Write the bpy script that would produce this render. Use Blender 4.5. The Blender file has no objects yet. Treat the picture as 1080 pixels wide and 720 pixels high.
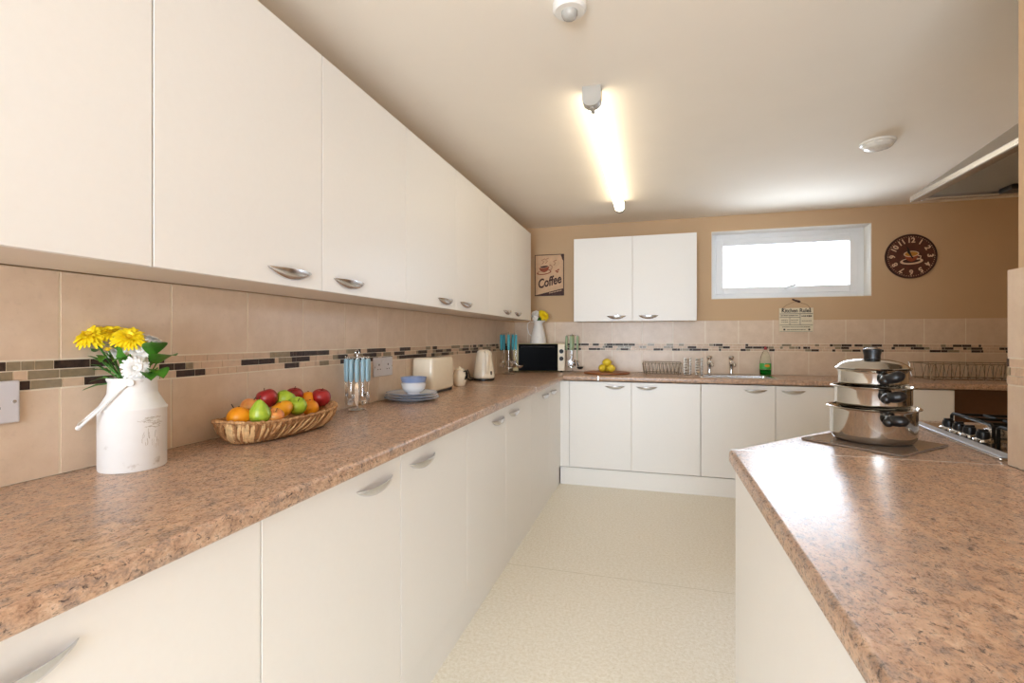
import bpy, bmesh, math, random
from mathutils import Vector, Matrix
R = random.Random(7)
SC = bpy.context.scene
COL = SC.collection
PI = math.pi
V = Vector

# ------------------------------------------------------------------ colour / materials
def lin(c):
    return tuple(((x/255)/12.92 if x/255 <= .04045 else ((x/255+.055)/1.055)**2.4) for x in c)
class NT:
    def __init__(s, name):
        s.m = bpy.data.materials.new(name); s.m.use_nodes = True
        s.t = s.m.node_tree; s.b = s.t.nodes['Principled BSDF']
    def n(s, typ, **kw):
        x = s.t.nodes.new(typ)
        for k, v in kw.items():
            if k in x.inputs.keys(): x.inputs[k].default_value = v
            else: setattr(x, k, v)
        return x
    def l(s, a, b): s.t.links.new(a, b)
    def noise(s, scale, detail=3, rough=.5, vec=None, dist=0):
        x = s.n('ShaderNodeTexNoise'); x.inputs['Scale'].default_value = scale
        x.inputs['Detail'].default_value = detail; x.inputs['Roughness'].default_value = rough
        x.inputs['Distortion'].default_value = dist
        if vec is not None: s.l(vec, x.inputs['Vector'])
        return x.outputs['Fac']
    def ramp(s, fac, stops, interp='LINEAR'):
        x = s.n('ShaderNodeValToRGB'); e = x.color_ramp; e.interpolation = interp
        while len(e.elements) < len(stops): e.elements.new(.5)
        for k, (p, c) in enumerate(stops):
            e.elements[k].position = p
            e.elements[k].color = (*(c if isinstance(c, tuple) else (c, c, c)), 1)
        s.l(fac, x.inputs['Fac']); return x.outputs['Color']
    def mix(s, fac, a, b):
        x = s.n('ShaderNodeMix', data_type='RGBA')
        for sock, v in ((x.inputs[0], fac), (x.inputs[6], a), (x.inputs[7], b)):
            if hasattr(v, 'is_linked'): s.l(v, sock)
            elif isinstance(v, tuple): sock.default_value = (*v, 1)
            else: sock.default_value = v
        return x.outputs[2]
    def coord(s, scale=(1, 1, 1), out='Object'):
        tc = s.n('ShaderNodeTexCoord'); mp = s.n('ShaderNodeMapping')
        mp.inputs['Scale'].default_value = scale; s.l(tc.outputs[out], mp.inputs['Vector'])
        return mp.outputs['Vector']
    def bump(s, h, strength=.1, dist=.002):
        x = s.n('ShaderNodeBump'); x.inputs['Strength'].default_value = strength
        x.inputs['Distance'].default_value = dist; s.l(h, x.inputs['Height'])
        s.l(x.outputs['Normal'], s.b.inputs['Normal'])
    def base(s, c):
        if isinstance(c, tuple): s.b.inputs['Base Color'].default_value = (*c, 1)
        else: s.l(c, s.b.inputs['Base Color'])
    def set(s, **kw):
        for k, v in kw.items(): s.b.inputs[k.replace('_', ' ')].default_value = v
        return s
def plain(name, rgb, rough=.45, metal=0., var=.06, scale=30, spec=.5, bump=0., coat=0.):
    t = NT(name); c = lin(rgb); co = t.coord()
    f = t.noise(scale, 4, .6, co)
    d = tuple(x*(1-var) for x in c); u = tuple(min(1, x*(1+var)) for x in c)
    t.base(t.ramp(f, [(.25, d), (.75, u)]))
    t.set(Roughness=rough, Metallic=metal)
    t.b.inputs['Specular IOR Level'].default_value = spec
    t.b.inputs['Coat Weight'].default_value = coat
    if bump: t.bump(f, bump, .002)
    return t.m

M = {}
M['tan'] = plain('tan wall paint', (207, 176, 140), .75, var=.02, scale=3, spec=.2, bump=.04)
M['ceil'] = plain('ceiling paint', (245, 236, 222), .85, var=.012, scale=4, spec=.1)
M['white_paint'] = plain('white gloss paint', (240, 236, 228), .35, var=.01)
M['cab'] = plain('white laminate', (241, 238, 233), .38, var=.008, scale=60, spec=.4)
M['carc'] = plain('cream melamine', (228, 216, 200), .45, var=.01)
M['upvc'] = plain('window plastic', (244, 245, 246), .3, var=.005)
M['dark'] = plain('shadow gap brown', (70, 55, 42), .7)
M['steel'] = plain('polished steel', (205, 200, 192), .1, 1., var=.03)
M['satin'] = plain('satin steel', (222, 223, 226), .24, 1., var=.03)
M['hoodsteel'] = plain('brushed hood steel', (165, 160, 152), .3, 1., var=.05, scale=20)
M['alu'] = plain('aluminium strip', (225, 222, 215), .3, 1.)
M['chrome'] = plain('chrome', (225, 225, 225), .06, 1., var=.01)
M['wire'] = plain('wire steel', (165, 160, 150), .25, 1., var=.02)
M['black'] = plain('black bakelite', (20, 19, 19), .35, var=.2)
M['iron'] = plain('black enamel iron', (18, 17, 16), .5, var=.2, spec=.2)
M['cream'] = plain('cream enamel', (249, 238, 215), .25, var=.02, coat=.3)
M['creamdark'] = plain('olive cream metal', (205, 192, 140), .35, var=.02)
M['blackglass'] = plain('black oven glass', (5, 5, 6), .3, var=.1, spec=.03)
M['blue'] = plain('pale blue handle', (158, 192, 206), .3, var=.03)
M['turq'] = plain('turquoise handle', (70, 172, 188), .3, var=.04)
M['mint'] = plain('pale green handle', (176, 198, 160), .3, var=.04)
M['porcelain'] = plain('white porcelain', (238, 238, 240), .18, var=.01, coat=.4)
M['porcblue'] = plain('blue glazed porcelain', (140, 160, 200), .2, var=.05, coat=.4)
M['plate'] = plain('grey blue plate glaze', (196, 203, 214), .2, var=.03, coat=.4)
M['platerim'] = plain('blue grey plate rim', (160, 172, 192), .22, var=.06, coat=.4)
M['socket'] = plain('socket plastic', (214, 212, 216), .3, var=.01)
M['red'] = plain('red plastic', (170, 30, 28), .3)
M['stalk'] = plain('dry stalk', (74, 50, 32), .7, var=.2)
M['stem'] = plain('green stem', (66, 112, 42), .5, var=.15)
M['leaf'] = plain('leaf green', (72, 130, 38), .45, var=.3, scale=80)
M['yellow'] = plain('yellow petal', (253, 220, 20), .5, var=.1, scale=80)
M['yelmid'] = plain('flower centre', (236, 196, 20), .7, var=.2)
M['wpetal'] = plain('white petal', (240, 238, 234), .5, var=.05, scale=80)
M['wood'] = plain('board wood', (150, 88, 50), .45, var=.18, scale=14)
M['shadebrown'] = plain('shade brown panel', (112, 78, 52), .55, var=.06)
M['signbeige'] = plain('aged sign paper', (214, 176, 138), .6, var=.12, scale=25)
M['signdark'] = plain('aged sign brown', (66, 34, 24), .6, var=.2)
M['signred'] = plain('sign russet', (150, 72, 40), .6, var=.15)
M['signcream'] = plain('cream sign wood', (226, 214, 186), .6, var=.05)
M['ink'] = plain('dark ink', (52, 40, 34), .6, var=.1)
M['clockbrown'] = plain('clock brown', (88, 46, 32), .4, var=.3, scale=25)
M['clocknum'] = plain('clock numerals', (222, 190, 158), .5, var=.05)
M['clockgold'] = plain('clock gold', (190, 130, 50), .5, var=.1)
M['string'] = plain('jute string', (150, 118, 84), .8)
M['labelgreen'] = plain('bottle label green', (70, 170, 70), .4, var=.06)
M['labelorange'] = plain('bottle label orange', (232, 160, 50), .4)
M['greyplastic'] = plain('grey end cap', (182, 176, 166), .45, var=.02)
M['pirlens'] = plain('sensor lens', (176, 172, 164), .25, var=.04)
M['filter'] = plain('grease filter', (150, 144, 134), .5, .3, var=.1, scale=200)
M['grout'] = plain('grout', (238, 226, 206), .8, var=.03)

def worktop_mat():
    t = NT('granite laminate'); co = t.coord()
    st = t.coord((1, .68, 1))
    big = t.noise(7, 4, .65, co); mid = t.noise(60, 6, .72, st, .5); fine = t.noise(230, 4, .7, st); sp = t.noise(120, 5, .75, st, .8); bl = t.noise(34, 5, .7, st, .4)
    base = t.ramp(mid, [(.32, lin((132, 100, 80))), (.44, lin((180, 144, 118))), (.55, lin((208, 174, 146))), (.70, lin((234, 208, 184)))])
    base = t.mix(t.ramp(big, [(.40, 0.), (.70, .55)]), base, lin((168, 146, 132)))
    base = t.mix(t.ramp(bl, [(.50, 0.), (.62, .75)]), base, lin((138, 122, 114)))
    base = t.mix(t.ramp(fine, [(.47, 0.), (.60, .6)]), base, lin((208, 168, 136)))
    base = t.mix(t.ramp(sp, [(.555, 0.), (.62, .9)]), base, lin((74, 60, 55)))
    t.base(base); t.set(Roughness=.3); t.b.inputs['Specular IOR Level'].default_value = .5
    rr = t.ramp(fine, [(.3, .24), (.7, .34)]); t.l(rr, t.b.inputs['Roughness'])
    t.bump(fine, .06, .0006)
    return t.m
M['worktop'] = worktop_mat()
def floor_mat():
    t = NT('speckled vinyl floor'); co = t.coord()
    f1 = t.noise(70, 4, .7, co); f2 = t.noise(160, 3, .7, co); f3 = t.noise(105, 3, .7, t.coord((1, 1.2, 1)))
    b = t.ramp(f1, [(.35, lin((230, 221, 200))), (.65, lin((247, 241, 228)))])
    b = t.mix(t.ramp(f2, [(.58, 0.), (.66, .7)]), b, lin((204, 190, 162)))
    b = t.mix(t.ramp(f3, [(.62, 0.), (.68, .7)]), b, lin((244, 240, 226)))
    # welded seam between two sheets
    tc = t.n('ShaderNodeTexCoord'); sx = t.n('ShaderNodeSeparateXYZ'); t.l(tc.outputs['Object'], sx.inputs[0])
    a = t.n('ShaderNodeMath', operation='SUBTRACT'); t.l(sx.outputs[1], a.inputs[0]); a.inputs[1].default_value = 2.56
    ab = t.n('ShaderNodeMath', operation='ABSOLUTE'); t.l(a.outputs[0], ab.inputs[0])
    lt = t.n('ShaderNodeMath', operation='LESS_THAN'); t.l(ab.outputs[0], lt.inputs[0]); lt.inputs[1].default_value = .0025
    b = t.mix(lt.outputs[0], b, lin((214, 205, 182)))
    t.base(b); t.set(Roughness=.42); t.bump(f2, .05, .001)
    return t.m
M['floor'] = floor_mat()
def tile_mat():
    t = NT('beige ceramic tile'); co = t.coord()
    f = t.noise(14, 5, .65, co); g = t.noise(70, 4, .7, co)
    b = t.ramp(f, [(.3, lin((216, 192, 166))), (.7, lin((227, 205, 181)))])
    b = t.mix(t.ramp(g, [(.56, 0.), (.7, .25)]), b, lin((196, 174, 150)))
    t.base(b); t.set(Roughness=.32); t.bump(g, .05, .001); return t.m
M['tile'] = tile_mat()
M['mos_dark'] = plain('mosaic dark brown', (66, 50, 42), .4, var=.55, scale=70, spec=.3)
M['mos_mid'] = plain('mosaic taupe', (146, 130, 104), .3, var=.2, scale=60)
M['mos_light'] = plain('mosaic beige', (212, 184, 156), .35, var=.12, scale=50)

def emis(name, rgb, strength):
    t = NT(name); t.base(lin(rgb)); t.set(Roughness=.4)
    t.b.inputs['Emission Color'].default_value = (*lin(rgb), 1); t.b.inputs['Emission Strength'].default_value = strength
    return t.m
M['tube'] = emis('lit diffuser', (255, 242, 216), 7)
def pane_mat():
    t = NT('window glass'); n = t.t.nodes; n.remove(t.b)
    tr = t.n('ShaderNodeBsdfTransparent'); gl = t.n('ShaderNodeBsdfGlossy'); gl.inputs['Roughness'].default_value = .02
    fr = t.n('ShaderNodeFresnel'); fr.inputs['IOR'].default_value = 1.45
    mx = t.n('ShaderNodeMixShader'); t.l(fr.outputs[0], mx.inputs[0]); t.l(tr.outputs[0], mx.inputs[1]); t.l(gl.outputs[0], mx.inputs[2])
    tr.inputs[0].default_value = (.97, .985, .98, 1)
    t.l(mx.outputs[0], n['Material Output'].inputs['Surface']); return t.m
M['pane'] = pane_mat()
def clear(name, rgb, rough=.03, ior=1.45):
    t = NT(name); t.base(lin(rgb)); t.set(Roughness=rough, IOR=ior)
    t.b.inputs['Transmission Weight'].default_value = 1.; return t.m
M['clearplastic'] = clear('clear bottle plastic', (244, 248, 240), .04, 1.2)
M['liquid'] = clear('green washing up liquid', (40, 170, 80), .02, 1.2)
M['frost'] = plain('clear prismatic cover', (232, 228, 220), .2, var=.12, scale=60, coat=.5)
M['glassboard'] = plain('smoked glass board', (120, 104, 92), .06, var=.05, spec=.8)
def enamel_mat():
    t = NT('crackled white enamel'); co = t.coord()
    v = t.n('ShaderNodeTexNoise'); v.inputs['Scale'].default_value = 26; v.inputs['Detail'].default_value = 6; t.l(co, v.inputs['Vector'])
    b = t.ramp(v.outputs['Fac'], [(.0, lin((242, 241, 238))), (.66, lin((238, 236, 232))), (.74, lin((196, 188, 176)))])
    t.base(b); t.set(Roughness=.35); t.bump(v.outputs['Fac'], .08, .002); return t.m
M['enamel'] = enamel_mat()
def wicker_mat():
    t = NT('woven hyacinth'); co = t.coord((60, 60, 60)); n = t.noise(1.2, 5, .7, co)
    b = t.ramp(n, [(.3, lin((112, 74, 42))), (.5, lin((184, 136, 88))), (.72, lin((226, 188, 138)))])
    t.base(b); t.set(Roughness=.7); t.bump(n, .3, .003); return t.m
M['wicker'] = wicker_mat()
def fruit_mat(name, a, b, c=None, scale=9, rough=.32):
    t = NT(name); co = t.coord(); n = t.noise(scale*3, 4, .6, co, .5)
    st = [(.32, lin(a)), (.66, lin(b))] + ([(.8, lin(c))] if c else [])
    t.base(t.ramp(n, st)); t.set(Roughness=rough)
    s = t.noise(260, 2, .5, co); t.bump(s, .05, .001); return t.m
M['f_orange'] = fruit_mat('orange peel', (240, 140, 12), (252, 168, 22), rough=.4)
M['f_green'] = fruit_mat('green apple skin', (138, 172, 34), (182, 204, 62))
M['f_pear'] = fruit_mat('pear skin', (122, 168, 28), (190, 206, 70))
M['f_red'] = fruit_mat('red apple skin', (130, 20, 28), (182, 42, 42), (206, 110, 70))
M['f_pink'] = fruit_mat('blushed apple skin', (222, 120, 70), (232, 170, 84), (208, 70, 56))
M['f_mango'] = fruit_mat('mango skin', (250, 160, 14), (252, 186, 36))
M['f_lemon'] = fruit_mat('lemon skin', (226, 196, 40), (240, 214, 66), rough=.42)

M['crack'] = plain('cracked enamel line', (188, 178, 164), .6)
M['trimreflect'] = plain('pale reflection trim', (206, 214, 226), .3, .25)  # steel hob edge, with the window's reflection put into its pale blue colour
M['straw'] = plain('pale straw', (216, 178, 126), .65, var=.25, scale=90)
M['straw_dark'] = plain('brown straw', (150, 104, 62), .7, var=.25, scale=90)
# ------------------------------------------------------------------ mesh helpers
def BM(): return bmesh.new()
def _setmi(fs, mi):
    for f in fs: f.material_index = mi
def box(bm, x0, x1, y0, y1, z0, z1, bev=0, mi=0, seg=2, mat=None):
    vs = [bm.verts.new((x, y, z)) for x in (x0, x1) for y in (y0, y1) for z in (z0, z1)]
    q = [(0, 1, 3, 2), (4, 6, 7, 5), (0, 4, 5, 1), (2, 3, 7, 6), (0, 2, 6, 4), (1, 5, 7, 3)]
    fs = [bm.faces.new([vs[i] for i in f]) for f in q]; _setmi(fs, mi)
    if mat is not None:
        for v in vs: v.co = mat @ v.co
    if bev:
        es = list({e for f in fs for e in f.edges})
        r = bmesh.ops.bevel(bm, geom=es, offset=bev, segments=seg, profile=.5, affect='EDGES')
        _setmi(r['faces'], mi)
    return bm
def prism(bm, poly, z0, z1, mi=0, sel=None, bev=0, seg=4):
    lo = [bm.verts.new((x, y, z0)) for x, y in poly]; hi = [bm.verts.new((x, y, z1)) for x, y in poly]; n = len(poly)
    fs = [bm.faces.new(list(reversed(lo))), bm.faces.new(hi)]
    for i in range(n): fs.append(bm.faces.new((lo[i], lo[(i+1) % n], hi[(i+1) % n], hi[i])))
    _setmi(fs, mi)
    bmesh.ops.recalc_face_normals(bm, faces=fs)
    if bev:
        es = [e for e in {e for f in fs for e in f.edges} if sel(*[v.co for v in e.verts])]
        r = bmesh.ops.bevel(bm, geom=es, offset=bev, segments=seg, profile=.5, affect='EDGES'); _setmi(r['faces'], mi)
    return bm
def lathe(bm, prof, c=(0, 0, 0), seg=40, mi=0, mat=None, sx=1, sy=1):
    rings = []
    for r, z in prof:
        if r < 1e-6: ring = [bm.verts.new((0, 0, z))]
        else: ring = [bm.verts.new((r*math.cos(2*PI*k/seg)*sx, r*math.sin(2*PI*k/seg)*sy, z)) for k in range(seg)]
        rings.append(ring)
    fs = []
    for a, b in zip(rings, rings[1:]):
        for k in range(seg):
            k2 = (k+1) % seg
            if len(a) == 1 and len(b) == 1: continue
            if len(a) == 1: fs.append(bm.faces.new((a[0], b[k2], b[k])))
            elif len(b) == 1: fs.append(bm.faces.new((a[k], a[k2], b[0])))
            else: fs.append(bm.faces.new((a[k], a[k2], b[k2], b[k])))
    for f in fs: f.material_index = mi
    T = Matrix.Translation(c) @ (mat if mat is not None else Matrix.Identity(4))
    for ring in rings:
        for v in ring: v.co = T @ v.co
    bmesh.ops.recalc_face_normals(bm, faces=fs)
    return bm
def tube(bm, pts, r, seg=8, closed=False, mi=0, flat=1.0, up=None):
    pts = [V(p) for p in pts]; n = len(pts)
    rr = r if isinstance(r, (list, tuple)) else [r]*n
    rings = []; prev = None
    for i, p in enumerate(pts):
        if closed: t = (pts[(i+1) % n]-pts[i-1]).normalized()
        else: t = (pts[min(i+1, n-1)]-pts[max(i-1, 0)]).normalized()
        if prev is None:
            a = V(up) if up is not None else (V((0, 0, 1)) if abs(t.z) < .9 else V((1, 0, 0)))
            nrm = (a-t*a.dot(t)).normalized()
        else: nrm = (prev-t*prev.dot(t)).normalized()
        prev = nrm; bn = t.cross(nrm)
        rings.append([bm.verts.new(p+(nrm*math.cos(2*PI*k/seg)*flat+bn*math.sin(2*PI*k/seg))*rr[i]) for k in range(seg)])
    fs = []
    pairs = list(zip(rings, rings[1:]))+([(rings[-1], rings[0])] if closed else [])
    for a, b in pairs:
        for k in range(seg): fs.append(bm.faces.new((a[k], a[(k+1) % seg], b[(k+1) % seg], b[k])))
    if not closed:
        fs.append(bm.faces.new(list(reversed(rings[0])))); fs.append(bm.faces.new(rings[-1]))
    _setmi(fs, mi); bmesh.ops.recalc_face_normals(bm, faces=fs)
    return bm
def ball(bm, c, r, seg=24, rings=14, mi=0, mat=None, fn=None):
    rx, ry, rz = (r, r, r) if not isinstance(r, (tuple, list)) else r
    prof = []
    T = Matrix.Translation(c) @ (mat if mat is not None else Matrix.Identity(4))
    grid = []
    for i in range(rings+1):
        th = PI*i/rings; row = []
        for k in range(seg if 0 < i < rings else 1):
            ph = 2*PI*k/seg; p = V((math.sin(th)*math.cos(ph), math.sin(th)*math.sin(ph), math.cos(th)))
            if fn: p = fn(p)
            row.append(bm.verts.new(T @ V((p.x*rx, p.y*ry, p.z*rz))))
        grid.append(row)
    fs = []
    for a, b in zip(grid, grid[1:]):
        for k in range(seg):
            k2 = (k+1) % seg
            if len(a) == 1: fs.append(bm.faces.new((a[0], b[k], b[k2])))
            elif len(b) == 1: fs.append(bm.faces.new((a[k], b[0], a[k2])))
            else: fs.append(bm.faces.new((a[k], b[k], b[k2], a[k2])))
    _setmi(fs, mi); bmesh.ops.recalc_face_normals(bm, faces=fs)
    return bm
def arc(c, r, a0, a1, n, ax=(1, 0, 0), ay=(0, 1, 0)):
    return [V(c)+V(ax)*(r*math.cos(a0+(a1-a0)*k/n))+V(ay)*(r*math.sin(a0+(a1-a0)*k/n)) for k in range(n+1)]
def obj(name, bm, mats, parent=None, smooth=35, local=False):
    """links bm as ONE mesh object; with a parent, bm is in world axes and moved into the parent's (unrotated) frame unless local."""
    me = bpy.data.meshes.new(name)
    root = V((0, 0, 0))
    if parent is not None and not local:
        p = parent
        while p is not None: root += p.location; p = p.parent
        bmesh.ops.translate(bm, verts=bm.verts, vec=-root)
    bm.to_mesh(me); bm.free()
    for m in (mats if isinstance(mats, (list, tuple)) else [mats]): me.materials.append(M[m] if isinstance(m, str) else m)
    if smooth:
        me.shade_smooth(); me.set_sharp_from_angle(angle=math.radians(smooth))
    o = bpy.data.objects.new(name, me); COL.objects.link(o)
    if parent is not None: o.parent = parent
    return o
def thing(name, label, cat, loc=(0, 0, 0), rz=0, group=None):
    o = bpy.data.objects.new(name, None); COL.objects.link(o); o.empty_display_size = .05
    o.location = loc; o.rotation_euler = (0, 0, rz); o['label'] = label; o['category'] = cat
    if group: o['group'] = group
    return o
def tag(o, label, cat, group=None):
    o['label'] = label; o['category'] = cat
    if group: o['group'] = group
    return o
def struct(name, bm, m, parent=None, smooth=0):
    o = obj(name, bm, m, parent, smooth)
    if parent is None: o['kind'] = 'structure'
    return o
def dup(root, loc, rz=None, label=None, group=None):
    r = root.copy(); COL.objects.link(r); r.location = loc
    if rz is not None: r.rotation_euler = (0, 0, rz)
    if label: r['label'] = label
    if group: r['group'] = group
    for ch in list(root.children):
        c = ch.copy(); COL.objects.link(c); c.parent = r
        for g in ch.children:
            d = g.copy(); COL.objects.link(d); d.parent = c
    return r
def text_into(bm, s, mat, size=.03, shear=0, bold=0., depth=.0006, align='CENTER'):
    """adds lettering lying in local XY (reading along X), transformed by mat"""
    cu = bpy.data.curves.new('lettering', 'FONT'); cu.body = s; cu.size = size; cu.shear = shear
    cu.align_x = align; cu.align_y = 'CENTER'; cu.extrude = depth; cu.offset = bold; cu.resolution_u = 3
    o = bpy.data.objects.new('lettering', cu); COL.objects.link(o)
    dg = bpy.context.evaluated_depsgraph_get(); me = bpy.data.meshes.new_from_object(o.evaluated_get(dg))
    bpy.data.objects.remove(o); bpy.data.curves.remove(cu)
    me.transform(mat); bm.from_mesh(me); bpy.data.meshes.remove(me)
    return bm

# ------------------------------------------------------------------ key dimensions (metres)
WT, WB = .92, .88          # worktop top and underside
YB = 4.641                 # back wall face
CE = 2.306                 # ceiling
FX = .5656                 # left base door face
FY = 4.085                 # back base door face
UX = .2785                 # left wall-cabinet door face
XN = 2.172                 # painted face of the right-hand wall
REAR = -2.6

# ------------------------------------------------------------------ room shell
b = BM(); box(b, -.25, 4.5, REAR-.2, 5.0, -.12, 0); struct('floor', b, 'floor')
b = BM(); box(b, -.25, 4.5, REAR-.2, 5.0, CE, CE+.15); struct('ceiling', b, 'ceil')
b = BM(); box(b, -.2, 0, REAR-.2, 5.0, 0, CE); struct('wall_left', b, 'tan')
OX0, OX1, OZ0, OZ1 = 1.815, 3.03, 1.577, 2.172
b = BM()
box(b, 0, OX0, YB, YB+.3, 0, CE); box(b, OX1, 4.3, YB, YB+.3, 0, CE)
box(b, OX0, OX1, YB, YB+.3, 0, OZ0); box(b, OX0, OX1, YB, YB+.3, OZ1, CE)
struct('wall_back', b, 'tan')
b = BM(); prism(b, [(XN, REAR), (4.3, REAR), (4.3, 2.4), (2.75, 2.4), (2.75, 1.48), (XN, 1.48)], 0, CE); struct('wall_right', b, 'tan')
b = BM(); box(b, 4.1, 4.3, 2.4, YB, 0, CE); struct('wall_side', b, 'tan')
b = BM()
DX0, DX1, DZ1 = .08, 2.10, 2.16
box(b, 0, DX0, REAR-.2, REAR, 0, CE); box(b, DX1, XN, REAR-.2, REAR, 0, CE); box(b, DX0, DX1, REAR-.2, REAR, DZ1, CE)
struct('wall_rear', b, 'tan')
# unseen glazed door added behind the camera to fill the room with daylight
b = BM()
for x0, x1 in ((DX0, DX0+.06), (DX1-.06, DX1), (1.07, 1.13)): box(b, x0, x1, REAR-.12, REAR-.05, 0, DZ1)
box(b, DX0, DX1, REAR-.12, REAR-.05, 0, .08); box(b, DX0, DX1, REAR-.12, REAR-.05, DZ1-.07, DZ1)
d1 = struct('fill_door_1', b, 'upvc')
b = BM(); box(b, DX0+.06, 1.07, REAR-.09, REAR-.084, .08, DZ1-.07); box(b, 1.13, DX1-.06, REAR-.09, REAR-.084, .08, DZ1-.07)
obj('pane', b, 'pane', d1, 0)

# window over the sink
WY = YB+.134
def ring(bm, x0, x1, z0, z1, w, y0, y1, bev=.004):
    box(bm, x0, x0+w, y0, y1, z0, z1, bev); box(bm, x1-w, x1, y0, y1, z0, z1, bev)
    box(bm, x0+w, x1-w, y0, y1, z0, z0+w, bev); box(bm, x0+w, x1-w, y0, y1, z1-w, z1, bev)
b = BM(); ring(b, OX0+.001, OX1-.001, OZ0+.001, OZ1-.001, .055, WY, WY+.07)
w1 = struct('window_1', b, 'upvc')
b = BM(); ring(b, OX0+.05, OX1-.05, OZ0+.05, OZ1-.05, .062, WY-.014, WY+.05, .006); obj('sash', b, 'upvc', w1, 0)
b = BM(); box(b, OX0+.1, OX1-.1, WY+.02, WY+.026, OZ0+.11, OZ1-.1); obj('pane', b, 'pane', w1, 0)
b = BM(); box(b, 2.40, 2.445, WY-.03, WY-.014, OZ0+.07, OZ0+.105, .004)
tube(b, [(2.425, WY-.03, OZ0+.09), (2.425, WY-.05, OZ0+.092), (2.46, WY-.055, OZ0+.105), (2.52, WY-.055, OZ0+.125)], [.009, .010, .010, .008], 8)
obj('handle', b, 'upvc', w1)
b = BM()                                   # white painted reveal boards
box(b, OX1-.006, OX1, YB-.001, WY, OZ0, OZ1); box(b, OX0, OX0+.006, YB-.001, WY, OZ0, OZ1)
box(b, OX0+.006, OX1-.006, YB-.001, WY, OZ1-.006, OZ1); box(b, OX0+.006, OX1-.006, YB-.001, WY, OZ0, OZ0+.006)
obj('reveal', b, 'white_paint', w1, 0)

# ------------------------------------------------------------------ tiled splashbacks (grout bed, tiles, mosaic band)
Z_ROWS = [(WT+.001, 1.1195), (1.1835, 1.386)]
def splash(name, u0, u1, place, phase, seed, ztop=1.386, pitch=.2705):
    """place(u0,u1,d0,d1,z0,z1) -> box bounds; d is depth off the wall"""
    rr = random.Random(seed); bm = BM()
    box(bm, *place(u0, u1, 0, .0082, WT+.001, ztop), mi=0)
    g = .0028
    for z0, z1 in (Z_ROWS[0], (Z_ROWS[1][0], ztop)):
        k0 = math.floor((u0-phase)/pitch)-1; u = phase+k0*pitch
        while u < u1:
            a, c = max(u+g, u0), min(u+pitch-g, u1)
            if c-a > .004: box(bm, *place(a, c, .008, .0098, z0+g, z1-g if z1 < ztop else z1), mi=1)
            u += pitch
    h = (1.1835-1.1195)/3; g = .0012
    for row in range(3):
        z0 = 1.1195+row*h; u = u0-rr.random()*.05; run = 0
        while u < u1:
            L = rr.choice([.018, .025, .035, .045, .06, .075])
            if run > 0: kind = 2; run -= 1
            elif rr.random() < .25: kind = 2; run = rr.choice([0, 1, 1])
            else: kind = rr.choices([4, 3], [.72, .28])[0]
            a, c = max(u+g, u0), min(u+L-g, u1)
            if c-a > .002: box(bm, *place(a, c, .008, .0098, z0+g, z0+h-g), mi=kind)
            u += L
    return struct(name, bm, ['grout', 'tile', 'mos_dark', 'mos_mid', 'mos_light'])
splash('trim_1', -.9, YB-.011, lambda a, c, d0, d1, z0, z1: (d0, d1, a, c, z0, z1), .79, 3)
splash('trim_2', 0, 4.1, lambda a, c, d0, d1, z0, z1: (a, c, YB-d1, YB-d0, z0, z1), .14, 11)
splash('trim_3', -.9, 1.496, lambda a, c, d0, d1, z0, z1: (XN-d1*1.43, XN-d0*1.43, a, c, z0, z1), 1.496-.2705, 23, 1.40)

# ------------------------------------------------------------------ worktops
b = BM()
front = lambda p, q: (abs(p.z-q.z) < 1e-4) and ((abs(p.x-.60) < 1e-3 and abs(q.x-.60) < 1e-3) or (abs(p.y-4.068) < 1e-3 and abs(q.y-4.068) < 1e-3))
YT = YB-.0005
prism(b, [(.0005, -.9), (.60, -.9), (.60, 4.068), (4.099, 4.068), (4.099, YT), (.0005, YT)], WB, WT, 0, front, .011, 4)
SX0, SX1, SY0, SY1 = 1.70, 2.23, 4.17, 4.47       # sink cut-out
me = bpy.data.meshes.new('tmp'); b.to_mesh(me); b.free(); tmp = bpy.data.objects.new('tmp', me); COL.objects.link(tmp)
c = BM(); box(c, SX0, SX1, SY0, SY1, .5, 1.2); me2 = bpy.data.meshes.new('tmp2'); c.to_mesh(me2); c.free()
cut = bpy.data.objects.new('tmp2', me2); COL.objects.link(cut)
md = tmp.modifiers.new('b', 'BOOLEAN'); md.object = cut; md.operation = 'DIFFERENCE'; md.solver = 'EXACT'
res = bpy.data.meshes.new_from_object(tmp.evaluated_get(bpy.context.evaluated_depsgraph_get()))
b = BM(); b.from_mesh(res)
for o in (tmp, cut): bpy.data.objects.remove(o)
worktop = tag(obj('worktop', b, 'worktop'), 'long L-shaped brown granite-look worktop running under the wall tiles', 'worktop')
b = BM(); box(b, .02, .598, 3.05, 3.053, WT-.001, WT+.0006); box(b, .575, .6008, 3.05, 3.053, WB+.004, WT-.001); obj('joint_strip', b, 'alu', worktop, 0)
b = BM(); box(b, .880, .888, 4.0665, 4.09, WB+.003, WT+.0006, .001); obj('joint_strip', b, 'alu', worktop, 0)

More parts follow.
